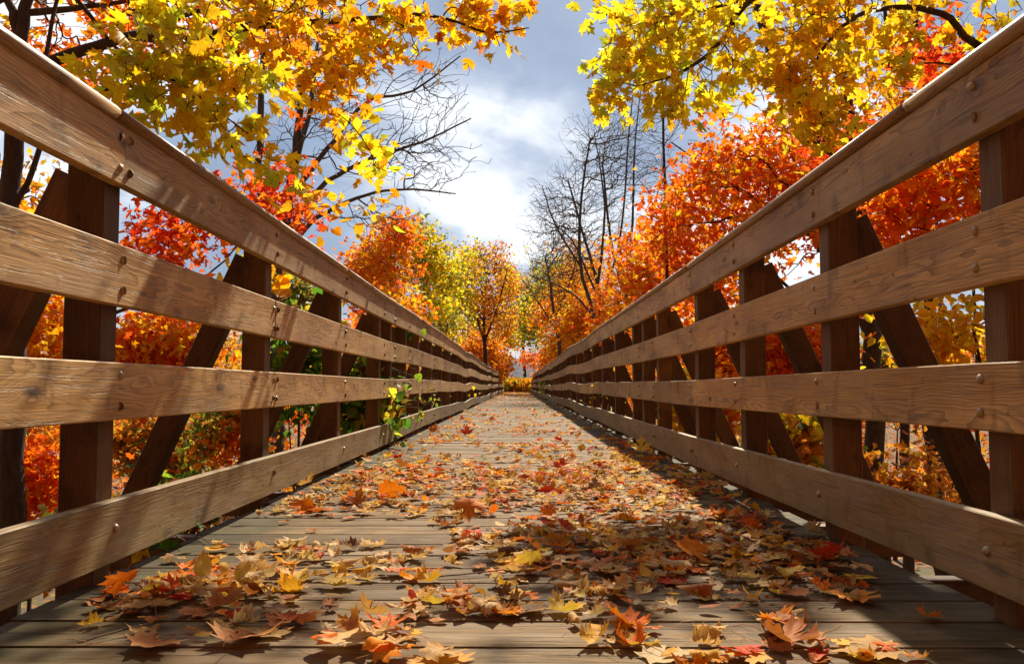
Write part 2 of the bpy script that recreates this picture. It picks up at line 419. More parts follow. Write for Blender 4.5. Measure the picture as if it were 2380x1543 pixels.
# ------------------------------------------------------------------ leaves
def mirror(h):
    return np.array(h + [(-x, y) for x, y in h[-2:0:-1]], float)
MAPLE = mirror([(0, 0), (.13, -.03), (.33, -.08), (.27, .06), (.57, .20), (.45, .28), (.64, .48), (.43, .47), (.39, .57), (.19, .43), (.17, .62), (.31, .75), (.13, .77), (0, 1.02)])
MAPLE2 = mirror([(0, 0), (.33, -.08), (.27, .08), (.62, .44), (.20, .42), (.27, .72), (0, 1.0)])
OVATE = mirror([(0, 0), (.20, .10), (.29, .34), (.23, .66), (.10, .88), (0, 1.05)])
KITE = np.array([(0, 0), (.42, .42), (0, 1), (-.42, .42)], float)
HEART = mirror([(0, .05), (.16, -.04), (.40, .12), (.42, .38), (.24, .74), (0, 1.05)])
def variants(outline, ctr, n=6, amt=1., fan=True):
    out = []
    for k in range(n):
        rs = np.random.default_rng(k * 7 + len(outline))
        o = outline * (1 + rs.uniform(-.06, .06, outline.shape))
        v = np.vstack([np.array([ctr]), o]) if fan else o
        fold = rs.uniform(-.1, .45) * amt; bend = rs.uniform(-.5, .5) * amt; tw = rs.uniform(-.3, .3) * amt
        z = fold * np.abs(v[:, 0]) + bend * (v[:, 1] - .3) ** 2 + tw * v[:, 0] * v[:, 1] + rs.normal(0, .025 * amt, len(v))
        V = np.column_stack([v[:, 0], v[:, 1], z])
        m = len(outline)
        T = np.array([[0, 1 + j, 1 + (j + 1) % m] for j in range(m)]) if fan else (np.array([[0, 1, 2], [0, 2, 3]]))
        out.append((V, T))
    return out
LT = {'maple': variants(MAPLE, (0, .33)), 'maple2': variants(MAPLE2, (0, .33)), 'ovate': variants(OVATE, (0, .45)), 'kite': variants(KITE, None, 6, 1., False), 'heart': variants(HEART, (0, .4))}

def frames(nrm, tan):
    nrm = nrm / np.linalg.norm(nrm, axis=1, keepdims=True)
    tan = tan - nrm * (tan * nrm).sum(1, keepdims=True); tan /= (np.linalg.norm(tan, axis=1, keepdims=True) + 1e-9)
    return np.cross(tan, nrm), tan, nrm      # x, y(length), z
def leaves(name, pos, nrm, tan, size, col, kind, mat, parent=None, loc=None):
    ax, ay, az = frames(nrm, tan); n = len(pos); vs = LT[kind]
    pick = RNG.integers(0, len(vs), n)
    AV, AL, AC, AU = [], [], [], []; base = 0
    for k, (V, T) in enumerate(vs):
        idx = np.where(pick == k)[0]
        if not len(idx): continue
        L = V[None] * size[idx, None, None]
        W = pos[idx, None] + ax[idx, None] * L[..., 0:1] + ay[idx, None] * L[..., 1:2] + az[idx, None] * L[..., 2:3]
        m = len(V); AV.append(W.reshape(-1, 3))
        AL.append((T[None] + (np.arange(len(idx)) * m)[:, None, None] + base).reshape(-1, 3)); base += m * len(idx)
        AC.append(np.repeat(col[idx], m, 0)); AU.append(np.tile(np.column_stack([V[:, :2], np.zeros(m)]), (len(idx), 1)) + np.column_stack([np.zeros(m * len(idx)), np.zeros(m * len(idx)), np.repeat(RNG.uniform(0, 50, len(idx)), m)]))
    V = np.vstack(AV); L = np.vstack(AL); C = np.column_stack([np.vstack(AC), np.ones(len(V))])
    return mesh_np(name, V, L, np.full(len(L), 3), mat, parent, {'Col': ('FLOAT_COLOR', C), 'luv': ('FLOAT_VECTOR', np.vstack(AU))}, smooth=True, loc=loc)

# leaf colours (linear albedo)
PAL = {
 'yellow': [(.84, .58, .02), (.88, .66, .03), (.80, .52, .02), (.86, .46, .015), (.74, .62, .04)],
 'yellowgreen': [(.82, .68, .03), (.70, .66, .035), (.56, .60, .04), (.86, .68, .02), (.86, .54, .015)],
 'gold': [(.86, .42, .015), (.88, .52, .02), (.86, .34, .01), (.80, .44, .02)],
 'orange': [(.86, .25, .010), (.86, .31, .012), (.84, .18, .010), (.88, .38, .015), (.80, .14, .008)],
 'redorange': [(.88, .17, .016), (.88, .21, .014), (.86, .12, .016), (.88, .28, .016)],
 'red': [(.84, .09, .014), (.82, .07, .014), (.86, .13, .014), (.76, .05, .012)],
 'rust': [(.55, .17, .02), (.66, .24, .02), (.46, .14, .02), (.72, .34, .03)],
 'green': [(.08, .19, .02), (.13, .27, .025), (.24, .36, .03), (.06, .14, .02)],
 'greenyellow': [(.20, .28, .03), (.40, .42, .04), (.62, .50, .04), (.12, .20, .02), (.66, .36, .03)],
 'olive': [(.22, .20, .04), (.34, .26, .05), (.14, .15, .03), (.50, .33, .05)],
}
def colours(pal, pos, cl=1.2):
    """mixed leaf colours, clumped through the crown"""
    names = pal if isinstance(pal, (list, tuple)) else [pal]
    allc = []; n = len(pos)
    ph = RNG.uniform(0, 6.28, 3)
    f = .5 + .5 * np.sin(pos[:, 0] * cl * 2.1 + ph[0] + 1.3 * np.sin(pos[:, 2] * cl * 1.7 + ph[1])) * np.cos(pos[:, 1] * cl * 1.5 + ph[2])
    f = np.clip(f + RNG.normal(0, .22, n), 0, .999)
    pi = (f * len(names)).astype(int)
    out = np.zeros((n, 3))
    for k, nm in enumerate(names):
        P_ = np.array(PAL[nm]); sel = np.where(pi == k)[0]
        out[sel] = P_[RNG.integers(0, len(P_), len(sel))]
    return np.clip(out * RNG.uniform(.8, 1.12, (n, 1)) * RNG.uniform(.92, 1.08, (n, 3)), 0, .9)

# ------------------------------------------------------------------ trees
def grow(chains, pts, bf=.35, sub=3, wig=.07):
    """chains: list of (points, radii); greedy balanced spanning tree joins pts to them. returns pos, parent, minrad"""
    pos, par, mr, path = [], [], [], []
    for (pl, rl, attach) in chains:
        prev = -1
        if attach is not None and pos:
            d = np.linalg.norm(np.array(pos) - np.array(pl[0]), axis=1); prev = int(d.argmin())
        # smooth the polyline
        q = np.array(pl, float); rr = np.array(rl, float)
        tt = np.linspace(0, len(q) - 1, (len(q) - 1) * 5 + 1)
        def cr(a, t):
            i = min(int(t), len(a) - 2); u = t - i
            p0 = a[max(i - 1, 0)]; p1 = a[i]; p2 = a[i + 1]; p3 = a[min(i + 2, len(a) - 1)]
            return .5 * ((2 * p1) + (-p0 + p2) * u + (2 * p0 - 5 * p1 + 4 * p2 - p3) * u * u + (-p0 + 3 * p1 - 3 * p2 + p3) * u ** 3)
        for k, t_ in enumerate(tt):
            p = cr(q, t_); r = np.interp(t_, range(len(rr)), rr)
            if k and k < len(tt) - 1: p = p + RNG.normal(0, r * .22, 3)
            pos.append(p); par.append(prev); mr.append(r)
            path.append(0 if prev < 0 else path[prev] + np.linalg.norm(pos[prev] - p) * (.35 if attach is None else .8))
            prev = len(pos) - 1
    m = len(pos); pts = np.asarray(pts, float); N = len(pts)
    if N:
        # only allow joining above the lowest third of the first chain
        PA = np.array(pos); start = np.array(path); 
        zmin = chains[0][0][0][2]; zmax = max(PA[:, 2].max(), pts[:, 2].max())
        pen = np.where(PA[:, 2] < zmin + .22 * (zmax - zmin), 1e3, 0)
        D = np.linalg.norm(pts[:, None] - PA[None], axis=2) + bf * start[None] + pen[None]
        best = D.min(1); who = D.argmin(1); done = np.zeros(N, bool)
        for _ in range(N):
            b = np.where(done, 1e9, best); i = int(b.argmin()); done[i] = True
            a = who[i]; A = pos[a]; B = pts[i]; ln = np.linalg.norm(B - A)
            prev = a; off = RNG.normal(0, wig * ln, 3); off[2] -= .0
            for s_ in range(1, sub + 1):
                u = s_ / sub; p = A + (B - A) * u + off * math.sin(u * math.pi) * (1 if s_ < sub else 0)
                pos.append(p); par.append(prev); mr.append(0); path.append(path[prev] + ln / sub); prev = len(pos) - 1
            nd = np.linalg.norm(pts - B, axis=1) + bf * path[prev]
            up = nd < best; best[up] = nd[up]; who[up] = prev
    return np.array(pos), np.array(par), np.array(mr), m
def tubes(name, pos, par, mr, rtip, expo, mat, parent, rmax=1e9, loc=None):
    n = len(pos); cnt = np.zeros(n); haschild = np.zeros(n, bool)
    for i in range(n):
        if par[i] >= 0: haschild[par[i]] = True
    cnt[~haschild] = 1
    order = np.arange(n)[::-1]
    for i in order:
        if par[i] >= 0: cnt[par[i]] += cnt[i]
    r = np.minimum(rtip * cnt ** expo, rmax)
    r = np.where(mr > 0, np.maximum(mr, rtip), r)
    for i in range(n):                      # never thicker than parent
        if par[i] >= 0 and r[i] > r[par[i]]: r[i] = r[par[i]] * .92
    main = -np.ones(n, int)
    for i in range(n):
        p = par[i]
        if p >= 0 and (main[p] < 0 or r[i] > r[main[p]]): main[p] = i
    e = np.where(par >= 0)[0]; ed = np.zeros((n, 3)); ed[e] = pos[e] - pos[par[e]]
    ed /= np.linalg.norm(ed, axis=1, keepdims=True) + 1e-9
    nd = ed.copy(); hm = np.where(main >= 0)[0]; nd[hm] = ed[hm] + ed[main[hm]]
    nd /= np.linalg.norm(nd, axis=1, keepdims=True) + 1e-9
    d0 = np.where((main[par[e]] == e)[:, None], nd[par[e]], ed[e]); d1 = nd[e]
    r0 = np.where(main[par[e]] == e, r[par[e]], np.minimum(r[e] * 1.15, r[par[e]])); r1 = r[e]
    ref = np.array([.31, .93, .12]); 
    V, L = [], []; base = 0
    for lo, hi, k in ((.03, 1e9, 10), (.010, .03, 5), (0, .010, 3)):
        q = np.where((r1 >= lo) & (r1 < hi))[0]
        if not len(q): continue
        th = np.arange(k) * 2 * math.pi / k
        rings = []
        for d, c, rr in ((d0[q], pos[par[e[q]]], r0[q]), (d1[q], pos[e[q]], r1[q])):
            u = np.cross(d, ref); u /= np.linalg.norm(u, axis=1, keepdims=True) + 1e-9; v = np.cross(d, u)
            rings.append(c[:, None] + rr[:, None, None] * (u[:, None] * np.cos(th)[None, :, None] + v[:, None] * np.sin(th)[None, :, None]))
        W = np.concatenate(rings, 1); V.append(W.reshape(-1, 3))
        j = np.arange(k); Q = np.stack([j, (j + 1) % k, (j + 1) % k + k, j + k], -1)
        L.append((Q[None] + (np.arange(len(q)) * 2 * k)[:, None, None] + base).reshape(-1, 4)); base += len(q) * 2 * k
    V = np.vstack(V); L = np.vstack(L)
    return mesh_np(name, V, L, np.full(len(L), 4), mat, parent, smooth=True, loc=loc), cnt
def ell(c, r, n, shell=.35):
    d = RNG.normal(0, 1, (n, 3)); d /= np.linalg.norm(d, axis=1, keepdims=True)
    ph = RNG.uniform(0, 6.28, 3)
    lump = .82 + .26 * np.sin(d[:, 0] * 4.5 + ph[0]) * np.cos(d[:, 2] * 5 + ph[1]) + .18 * np.sin(d[:, 1] * 7 + d[:, 2] * 8 + ph[2])
    return np.array(c) + d * lump[:, None] * (RNG.uniform(0, 1, (n, 1)) ** shell) * np.array(r)
LEAFCOUNT = [0]
def tree(name, label, cat, Y, trunk, tw, crowns, pal, nleaf, lsize=.11, kind='maple2', limbs=(), bark=None, bf=.35, rtip=.004, expo=.42,
         group=None, mat=None, spread=None, up=.45, base_on_ground=True, droop=.5, wig=.07):
    """trunk/limbs in photo pixels + depth; crowns: (px, py, Y, rx_px, ry_px, rdepth_m, npts)"""
    tp = [P(p[0], p[1], p[2] if len(p) > 2 else Y) for p in trunk]
    if base_on_ground:
        b = tp[0].copy(); b[2] = gz(b[0], b[1]) - .1
        if tp[0][2] > b[2] + .3: tp = [b] + tp
        else: tp[0] = b
    n = len(tp)
    sc = Y / F; rads = [tw * sc / 2 * (1.12 - .80 * i / max(1, n - 1)) for i in range(n)]
    chains = [(tp, rads, None)]
    for lb in limbs:
        pl, w0, w1 = lb
        q = [P(p[0], p[1], p[2] if len(p) > 2 else Y) for p in pl]
        chains.append((q, [(w0 + (w1 - w0) * i / (len(q) - 1)) * sc / 2 for i in range(len(q))], True))
    pts = [ell(P(cx, cy, cY), (rx * cY / F, rd, ry * cY / F), k) for (cx, cy, cY, rx, ry, rd, k) in crowns]
    pts = np.vstack(pts)
    pos, par, mr, m = grow(chains, pts, bf, 3, wig)
    root = empty(name, tp[0], label, cat, group)
    loc = tp[0]
    ob, cnt = tubes('trunk', pos, par, mr, rtip, expo, bark or M_BARK, root, tw * sc / 2, loc=loc)
    if nleaf:
        ai = np.arange(len(pos)); thin = np.where((cnt <= 5) & (ai >= m) & ((ai - m) % 3 > 0))[0]
        wgt = RNG.uniform(0, 1, len(thin)) ** 2.8 + .03; src = RNG.choice(thin, nleaf, p=wgt / wgt.sum())
        sp = spread if spread is not None else lsize * 1.6
        lp = pos[src] + RNG.normal(0, sp, (nleaf, 3))
        nr = RNG.normal(0, 1, (nleaf, 3)) + np.array([0, -.35, up * 2]); tn = RNG.normal(0, .8, (nleaf, 3)) + np.array([0, 0, -droop * 2])
        sz = lsize * RNG.uniform(.6, 1.25, nleaf)
        cl = colours(pal, lp, 1.2 if Y < 12 else .85)
        leaves('crown', lp, nr, tn, sz, cl, kind, mat or (M_LEAF if Y < 9 else M_LEAFFAR), root, loc=loc)
        LEAFCOUNT[0] += nleaf
    return root

# --- overhanging foliage, left (near)
tree('maple_tree', 'maple with large bright yellow leaves hanging over the left railing', 'tree', 3.4,
     [(-900, 1300), (-880, 600), (-820, 100), (-760, -400)], 190,
     [(390, 130, 3.7, 150, 80, .3, 50), (310, 185, 3.6, 90, 70, .25, 28), (450, 245, 3.7, 110, 75, .3, 42), (570, 170, 3.9, 80, 80, .4, 22), (400, 40, 3.9, 180, 60, .4, 26), (600, 350, 3.9, 70, 50, .3, 16), (530, 310, 3.8, 60, 55, .3, 16)],
     ['yellow', 'yellowgreen', 'yellow'], 330, .095, 'maple',
     limbs=[([(-860, 300, 3.8), (-300, 180, 3.8), (90, -40, 3.8), (270, 110, 3.8), (440, 210, 3.8), (600, 330, 3.9)], 22, 3),
            ([(90, -40, 3.8), (280, 30, 3.8), (500, 90, 3.8), (590, 170, 3.9)], 8, 3)],
     rtip=.0022, spread=.075, up=.1, droop=.35, bark=M_BARK, expo=.35)
tree('maple_tree', 'golden orange maple whose long dark branch reaches over the left railing toward the sky', 'tree', 5.2,
     [(-420, 1300), (-400, 700), (-330, 350), (-260, -200)], 120,
     [(620, 60, 5.0, 190, 85, .8, 75), (820, 80, 5.2, 130, 110, .8, 60), (740, 210, 5.4, 90, 60, .6, 26), (1120, 30, 5.4, 80, 45, .4, 30), (960, 60, 5.3, 90, 55, .5, 22), (1165, 90, 5.3, 25, 35, .2, 8), (880, 375, 5.8, 40, 30, .3, 6)],
     ['gold', 'yellow', 'gold', 'orange'], 600, .095, 'maple',
     limbs=[([(-400, 500, 5.2), (0, 200, 5.0), (130, 140, 5.0), (290, 88, 5.0), (430, 92, 5.0), (620, 60, 5.1), (830, 45, 5.2), (1000, 35, 5.3), (1130, 75, 5.3), (1230, 65, 5.3)], 34, 3),
            ([(290, 88, 5.0), (420, 40, 5.0), (560, -10, 5.0), (760, -90, 5)], 18, 4),
            ([(430, 92, 5.0), (600, 50, 5.0), (700, 20, 5.0), (820, -30, 5)], 12, 3)],
     rtip=.003, spread=.085, up=.15, expo=.36)
tree('maple_tree', 'scarlet and orange maple behind a thick dark forked trunk at the far left', 'tree', 7.5,
     [(25, 1200), (20, 600), (30, 250), (50, 60), (90, -120)], 62,
     [(330, 20, 8.5, 330, 110, 1.6, 200), (140, 130, 8.8, 130, 110, 1.2, 70), (60, 460, 9, 110, 130, 1.0, 60), (620, 30, 9.5, 180, 100, 1.5, 80)],
     ['redorange', 'orange', 'gold'], 2000, .095, 'maple2',
     limbs=[([(45, 90), (20, 10), (-40, -80)], 36, 20), ([(22, 500), (90, 350), (110, 100), (150, -60)], 16, 8), ([(60, 30), (250, 10, 8), (480, -20, 8.5)], 20, 6)],
     rtip=.0035)
tree('maple_tree', 'bright red maple sprays above and below the left top rail under the bare tree', 'tree', 8.5,
     [(180, 1250), (170, 950), (190, 720)], 34,
     [(620, 450, 8.6, 100, 55, .7, 70), (430, 530, 8.0, 140, 75, .8, 80), (350, 600, 7.5, 90, 60, .6, 40), (700, 500, 8.8, 60, 40, .5, 20)],
     ['red', 'redorange', 'redorange', 'red'], 1150, .085, 'maple2',
     limbs=[([(180, 800), (260, 660, 8), (400, 590, 8), (520, 520, 8.2), (640, 440, 8.5)], 20, 4), ([(190, 760), (330, 700, 8), (480, 640, 8.), (560, 560, 8)], 14, 4)], rtip=.003)
# bare tree, left middle
tree('bare_tree', 'tall bare grey tree reaching leafless limbs toward the sky left of centre', 'tree', 15,
     [(640, 1000), (645, 700), (655, 560), (680, 400), (700, 200), (690, -40)], 34,
     [(780, 250, 15, 270, 210, 2.2, 800), (980, 370, 15, 140, 100, 1.3, 420), (1020, 210, 15, 90, 110, 1.1, 200), (760, 120, 15, 130, 120, 1.5, 160), (880, 500, 15, 130, 60, 1, 120)],
     'gold', 0, limbs=[([(648, 620), (720, 520), (830, 460), (940, 440), (1060, 450)], 14, 3), ([(655, 560), (740, 440), (860, 370), (980, 330), (1095, 275)], 15, 3),
                       ([(665, 470), (760, 350), (850, 240), (960, 210), (1070, 130)], 14, 3), ([(645, 700), (610, 500), (605, 300), (612, 60), (600, -60)], 22, 10), ([(680, 400), (720, 260), (735, 120), (760, -30)], 14, 5)],
     bark=M_BARKG, rtip=.0045, bf=.45, expo=.40, wig=.045)
tree('vine_plant', 'sparse yellow green vine leaves trailing below the bare limbs on the left', 'plant', 7.5,
     [(560, 1200), (600, 820), (680, 560)], 8,
     [(760, 470, 7.5, 90, 35, .4, 22), (840, 500, 7.5, 70, 50, .4, 18), (870, 370, 7.5, 50, 40, .3, 14), (830, 300, 7.5, 80, 60, .3, 14), (620, 640, 7.2, 90, 60, .3, 14)],
     ['yellowgreen', 'gold'], 170, .11, 'heart', rtip=.003, spread=.10)
# mid left
tree('maple_tree', 'orange red maple standing over the left railing halfway along the bridge', 'tree', 24,
     [(930, 950), (925, 800), (915, 700), (900, 600)], 16,
     [(880, 620, 24, 95, 95, 2.0, 330), (930, 540, 24, 50, 60, 1.2, 100), (900, 720, 22, 100, 60, 2, 150)],
     ['orange', 'redorange', 'gold'], 4600, .12, 'maple2', rtip=.007)
tree('yellow_tree', 'yellow green tree with rounded crown right behind the orange red maple on the left', 'tree', 31,
     [(985, 950), (990, 800), (985, 650)], 14, [(1000, 620, 31, 68, 105, 2, 280), (960, 560, 31, 55, 60, 1.6, 100), (1010, 740, 30, 80, 80, 2.2, 200), (1050, 660, 33, 35, 60, 1.4, 80)],
     ['yellowgreen', 'yellow', 'greenyellow'], 7000, .14, 'kite', rtip=.009)
tree('ash_tree', 'thin crowned tree with few rust leaves and visible limbs beyond the left railing', 'tree', 46,
     [(1130, 960), (1128, 830), (1125, 740), (1130, 640)], 14, [(1130, 700, 46, 80, 100, 3, 420), (1110, 600, 46, 45, 60, 2, 90), (1160, 600, 46, 35, 55, 2, 60), (1080, 720, 46, 50, 50, 2, 80)],
     ['rust', 'gold', 'orange'], 3600, .15, 'kite', rtip=.014, bf=.6, limbs=[([(1128, 800), (1095, 700), (1075, 620)], 6, 2), ([(1128, 790), (1160, 700), (1180, 620)], 6, 2)])
tree('shrub', 'round rust orange shrub low beside the far end of the left railing', 'shrub', 58,
     [(1125, 920), (1125, 860)], 6, [(1120, 815, 58, 60, 45, 2.5, 160), (1165, 850, 60, 30, 35, 2, 60)], ['rust', 'orange'], 5200, .19, 'kite', rtip=.012)
tree('yellow_tree', 'golden tree at the bridge end left of the sky gap', 'tree', 72,
     [(1150, 915), (1150, 830)], 8, [(1165, 760, 72, 60, 80, 3.5, 200), (1090, 800, 66, 60, 70, 3, 120), (1180, 660, 74, 30, 55, 2.5, 80)], ['gold', 'orange', 'yellowgreen'], 6500, .22, 'kite', rtip=.014)
# right overhang
tree('maple_tree', 'yellow green maple hanging lobed leaves over the upper right beside the sky gap', 'tree', 6.5,
     [(2900, 1300), (2850, 600), (2750, 100), (2600, -500)], 110,
     [(1520, 90, 6.5, 150, 105, .9, 120), (1420, 210, 6.4, 65, 55, .4, 30), (1560, 215, 6.4, 80, 60, .5, 34), (1690, 150, 6.6, 110, 100, .8, 60), (1600, 10, 6.6, 250, 55, .8, 70)],
     ['yellowgreen', 'yellow', 'yellowgreen'], 680, .108, 'maple',
     limbs=[([(2600, -480, 6.5), (2100, -200, 6.5), (1760, -10, 6.5), (1690, 80, 6.5), (1600, 160, 6.4), (1480, 200, 6.4)], 28, 3),
            ([(1760, -10, 6.5), (1620, 30, 6.5), (1500, 60, 6.4), (1400, 110, 6.4)], 9, 3)],
     rtip=.003, spread=.095, up=.1, expo=.36)
tree('maple_tree', 'golden yellow maple hanging low above the right railing, right of the yellow green one', 'tree', 6.0,
     [(3000, 1300), (2980, 600), (2900, 0), (2850, -500)], 110,
     [(1900, 60, 6.0, 160, 90, .8, 110), (1860, 190, 6.0, 90, 80, .5, 60), (1925, 270, 5.9, 40, 55, .3, 26), (2040, 130, 6.1, 90, 80, .6, 50), (2100, 20, 6.2, 100, 50, .5, 26), (2330, 40, 6.0, 50, 30, .4, 12)],
     ['yellow', 'gold', 'yellow', 'yellow'], 560, .108, 'maple',
     limbs=[([(2880, -100, 6.0), (2500, 60, 6.0), (2290, 110, 6.0), (2190, 30, 6.0), (2060, 20, 6.0), (1960, 60, 6.0), (1880, 180, 6.0), (1915, 280, 5.9)], 26, 3),
            ([(2500, 60, 6.0), (2300, 150, 6.2), (2160, 145, 6.2), (2080, 165, 6.2)], 9, 3)],
     rtip=.003, spread=.11, up=.1, expo=.36)
tree('maple_tree', 'large orange red maple filling the middle right above the right railing', 'tree', 14,
     [(2040, 1150), (2010, 700, 13), (1965, 420, 11.6), (1890, 300, 11.4), (1800, 150, 11.4), (1740, -60, 12)], 46,
     [(1760, 400, 14, 250, 150, 2.2, 420), (1600, 520, 15, 150, 150, 2.2, 240), (1900, 480, 13, 190, 120, 2, 160), (1680, 650, 15, 190, 90, 2.2, 160)],
     ['redorange', 'orange', 'redorange', 'gold', 'orange', 'redorange'], 6400, .115, 'maple2',
     limbs=[([(2008, 680, 13), (1996, 420, 11.5), (1968, 210, 11.4), (1975, 40, 11.6), (1960, -80, 12)], 28, 12), ([(1960, 420), (1800, 380), (1650, 360)], 12, 4), ([(1990, 560), (1850, 520), (1700, 430), (1560, 330)], 12, 3), ([(2000, 600), (2060, 420), (2150, 330)], 12, 4)], rtip=.0045)
tree('sapling', 'slim straight dark sapling trunk rising from the right railing before the orange foliage', 'tree', 15,
     [(1562, 1000), (1552, 700), (1546, 450), (1538, 180), (1534, 60)], 11, [(1540, 330, 15, 90, 160, 1.2, 60), (1545, 560, 15, 50, 60, .8, 16)], 'orange', 0, rtip=.0045, bf=.8, expo=.3)
tree('maple_tree', 'vivid red orange maple low behind the right railing where the posts crowd together', 'tree', 24,
     [(1500, 980), (1495, 800), (1480, 700)], 14, [(1500, 640, 24, 110, 120, 2.4, 280), (1430, 740, 27, 70, 80, 2, 120), (1560, 760, 20, 130, 90, 2, 140)],
     ['redorange', 'orange', 'gold', 'redorange'], 6000, .13, 'maple2', rtip=.007)
for (lab, Yb, tr, cr, lim, lf) in [
    ('leafless grey tree with steep limbs right of the sky gap, nearest the bridge axis', 36, [(1425, 930), (1415, 800), (1390, 660), (1360, 560), (1320, 420)],
     [(1330, 520, 36, 120, 160, 3, 1300), (1280, 640, 36, 80, 80, 2, 200), (1410, 500, 36, 90, 130, 3, 250)], [([(1412, 790), (1350, 700), (1290, 660), (1230, 640)], 6, 2), ([(1390, 660), (1405, 480), (1380, 300)], 8, 2), ([(1400, 720), (1330, 560), (1250, 500)], 6, 2)], 0),
    ('second leafless grey tree with tall limbs rising in front of the orange foliage', 32, [(1500, 950), (1475, 800), (1450, 690), (1420, 560), (1400, 380)],
     [(1440, 380, 32, 90, 180, 2.6, 800), (1480, 560, 32, 70, 90, 2, 120)], [([(1450, 690), (1470, 520), (1475, 350), (1490, 200)], 8, 2), ([(1455, 700), (1500, 560), (1540, 400)], 7, 2)], 0),
    ('tallest leafless tree, its twigs touching the yellow leaves right of the sky gap', 34, [(1392, 930), (1385, 760), (1350, 620), (1350, 480), (1370, 330)],
     [(1390, 350, 34, 110, 120, 3, 800), (1280, 490, 34, 80, 120, 2.5, 700), (1500, 350, 34, 90, 130, 2.5, 350)], [([(1350, 620), (1290, 520), (1260, 430)], 6, 2), ([(1385, 740), (1440, 560), (1460, 330), (1475, 180)], 7, 2)], 0),
    ('low leafless tree with fine spreading twigs, closest to the bridge end on the right', 44, [(1305, 930), (1300, 800), (1285, 700), (1270, 610)],
     [(1270, 620, 44, 75, 100, 3, 800), (1320, 560, 44, 70, 90, 3, 500)], [([(1300, 780), (1250, 700), (1215, 650)], 4, 2), ([(1290, 740), (1330, 640), (1350, 540)], 5, 2)], 0)]:
    tree('bare_tree', lab, 'tree', Yb, tr, 13, cr, 'gold', lf, limbs=lim, bark=M_BARKG, rtip=.0058, bf=.4, expo=.42, wig=.05)
tree('yellow_tree', 'orange and gold tree below the leafless trees beside the sky gap', 'tree', 42,
     [(1370, 930), (1365, 820)], 12, [(1370, 740, 42, 85, 85, 3, 260), (1310, 800, 48, 70, 60, 3, 140)], ['gold', 'orange', 'rust'], 9000, .17, 'kite', rtip=.01)
tree('woodland_tree', 'wispy gold tree closing the view straight beyond the bridge', 'tree', 98,
     [(1222, 915), (1215, 800), (1205, 700)], 8, [(1200, 690, 98, 50, 80, 4, 260), (1245, 720, 98, 45, 75, 4, 200), (1190, 780, 98, 45, 45, 3, 100)], ['gold', 'olive', 'rust', 'yellowgreen'], 4800, .26, 'kite', rtip=.014, bf=.5, wig=.04)
tree('woodland_tree', 'ragged orange tree right of the axis behind the airy green one', 'tree', 86,
     [(1330, 915), (1325, 780), (1320, 690)], 8, [(1310, 700, 86, 60, 90, 4, 280), (1350, 640, 86, 45, 60, 3, 120)], ['orange', 'gold', 'olive'], 4500, .24, 'kite', rtip=.013, wig=.04)
tree('yellow_tree', 'loose yellow green tree filling the gap between the rounded crown and the thin crowned tree', 'tree', 41,
     [(1055, 940), (1052, 800), (1060, 690)], 9, [(1060, 680, 41, 60, 95, 3, 240), (1095, 620, 42, 40, 60, 2, 90)], ['yellowgreen', 'gold', 'olive'], 3400, .15, 'kite', rtip=.01, wig=.05)
tree('woodland_tree', 'tall loose rust and gold tree behind the leafless trees on the right', 'tree', 50,
     [(1345, 935), (1340, 780), (1335, 650)], 10, [(1340, 650, 50, 85, 110, 3.5, 280), (1265, 730, 52, 55, 60, 2.5, 110)], ['rust', 'gold', 'orange'], 4200, .17, 'kite', rtip=.011, wig=.05)
tree('green_tree', 'airy yellow green tree leaning over the bridge end on the right', 'tree', 62,
     [(1330, 930), (1320, 840), (1290, 790), (1240, 780)], 9, [(1280, 670, 62, 75, 95, 3.5, 260), (1240, 760, 62, 50, 55, 3, 100)], ['greenyellow', 'yellowgreen', 'olive'], 5600, .20, 'kite', rtip=.013)
tree('maple_tree', 'small red orange maple hanging low at the right end of the bridge', 'tree', 68,
     [(1275, 920), (1275, 850)], 6, [(1290, 830, 68, 50, 40, 3, 140), (1235, 835, 76, 25, 12, 1.5, 30)], ['orange', 'redorange'], 3800, .2, 'kite', rtip=.012)
# right side, between rails
tree('maple_tree', 'orange maple sprays between the two nearest right posts', 'tree', 7.5,
     [(2420, 1250), (2400, 800), (2380, 500)], 40, [(2180, 430, 7.8, 170, 80, .9, 130), (2080, 520, 8, 100, 80, .8, 60), (2300, 350, 7.6, 120, 70, .8, 60)],
     ['orange', 'redorange', 'gold'], 1700, .10, 'maple2', limbs=[([(2390, 620), (2250, 560, 7.6), (2100, 520, 7.8)], 12, 3)], rtip=.003)
tree('yellow_tree', 'yellow leaved sapling seen between the middle rails at the right edge', 'tree', 7,
     [(2330, 1250), (2300, 950), (2260, 760)], 16, [(2230, 760, 7, 120, 70, .7, 60), (2130, 790, 7.4, 120, 60, .7, 40)],
     ['yellow', 'gold'], 560, .10, 'ovate', rtip=.003)
for i, (px, Yb, wd, lb) in enumerate([(2165, 11, 40, 'thick trunk low between the two nearest right posts'), (2095, 12, 26, 'slim dark trunk left of the thick one between the nearest right posts'), (2265, 9, 12, 'thin grey stem near the right edge beneath the middle rails')]):
    tree('woodland_tree', lb + ', with few leaves', 'tree', Yb, [(px + 20, 1280), (px + 8, 1000), (px, 700), (px - 20, 300), (px - 40, 0)], wd, [(px - 30, 250, Yb, 150, 240, 1.6, 110)], ['orange', 'gold'], 500, .1, 'maple2', rtip=.004)
tree('bare_tree', 'pale fine twigged bare tree in the sky gap above the right railing', 'tree', 30,
     [(2200, 1000), (2180, 600), (2170, 300), (2160, 150)], 12, [(2160, 150, 30, 130, 180, 2.5, 420)], 'gold', 0, bark=M_BARKG, rtip=.007, bf=.6, expo=.33)
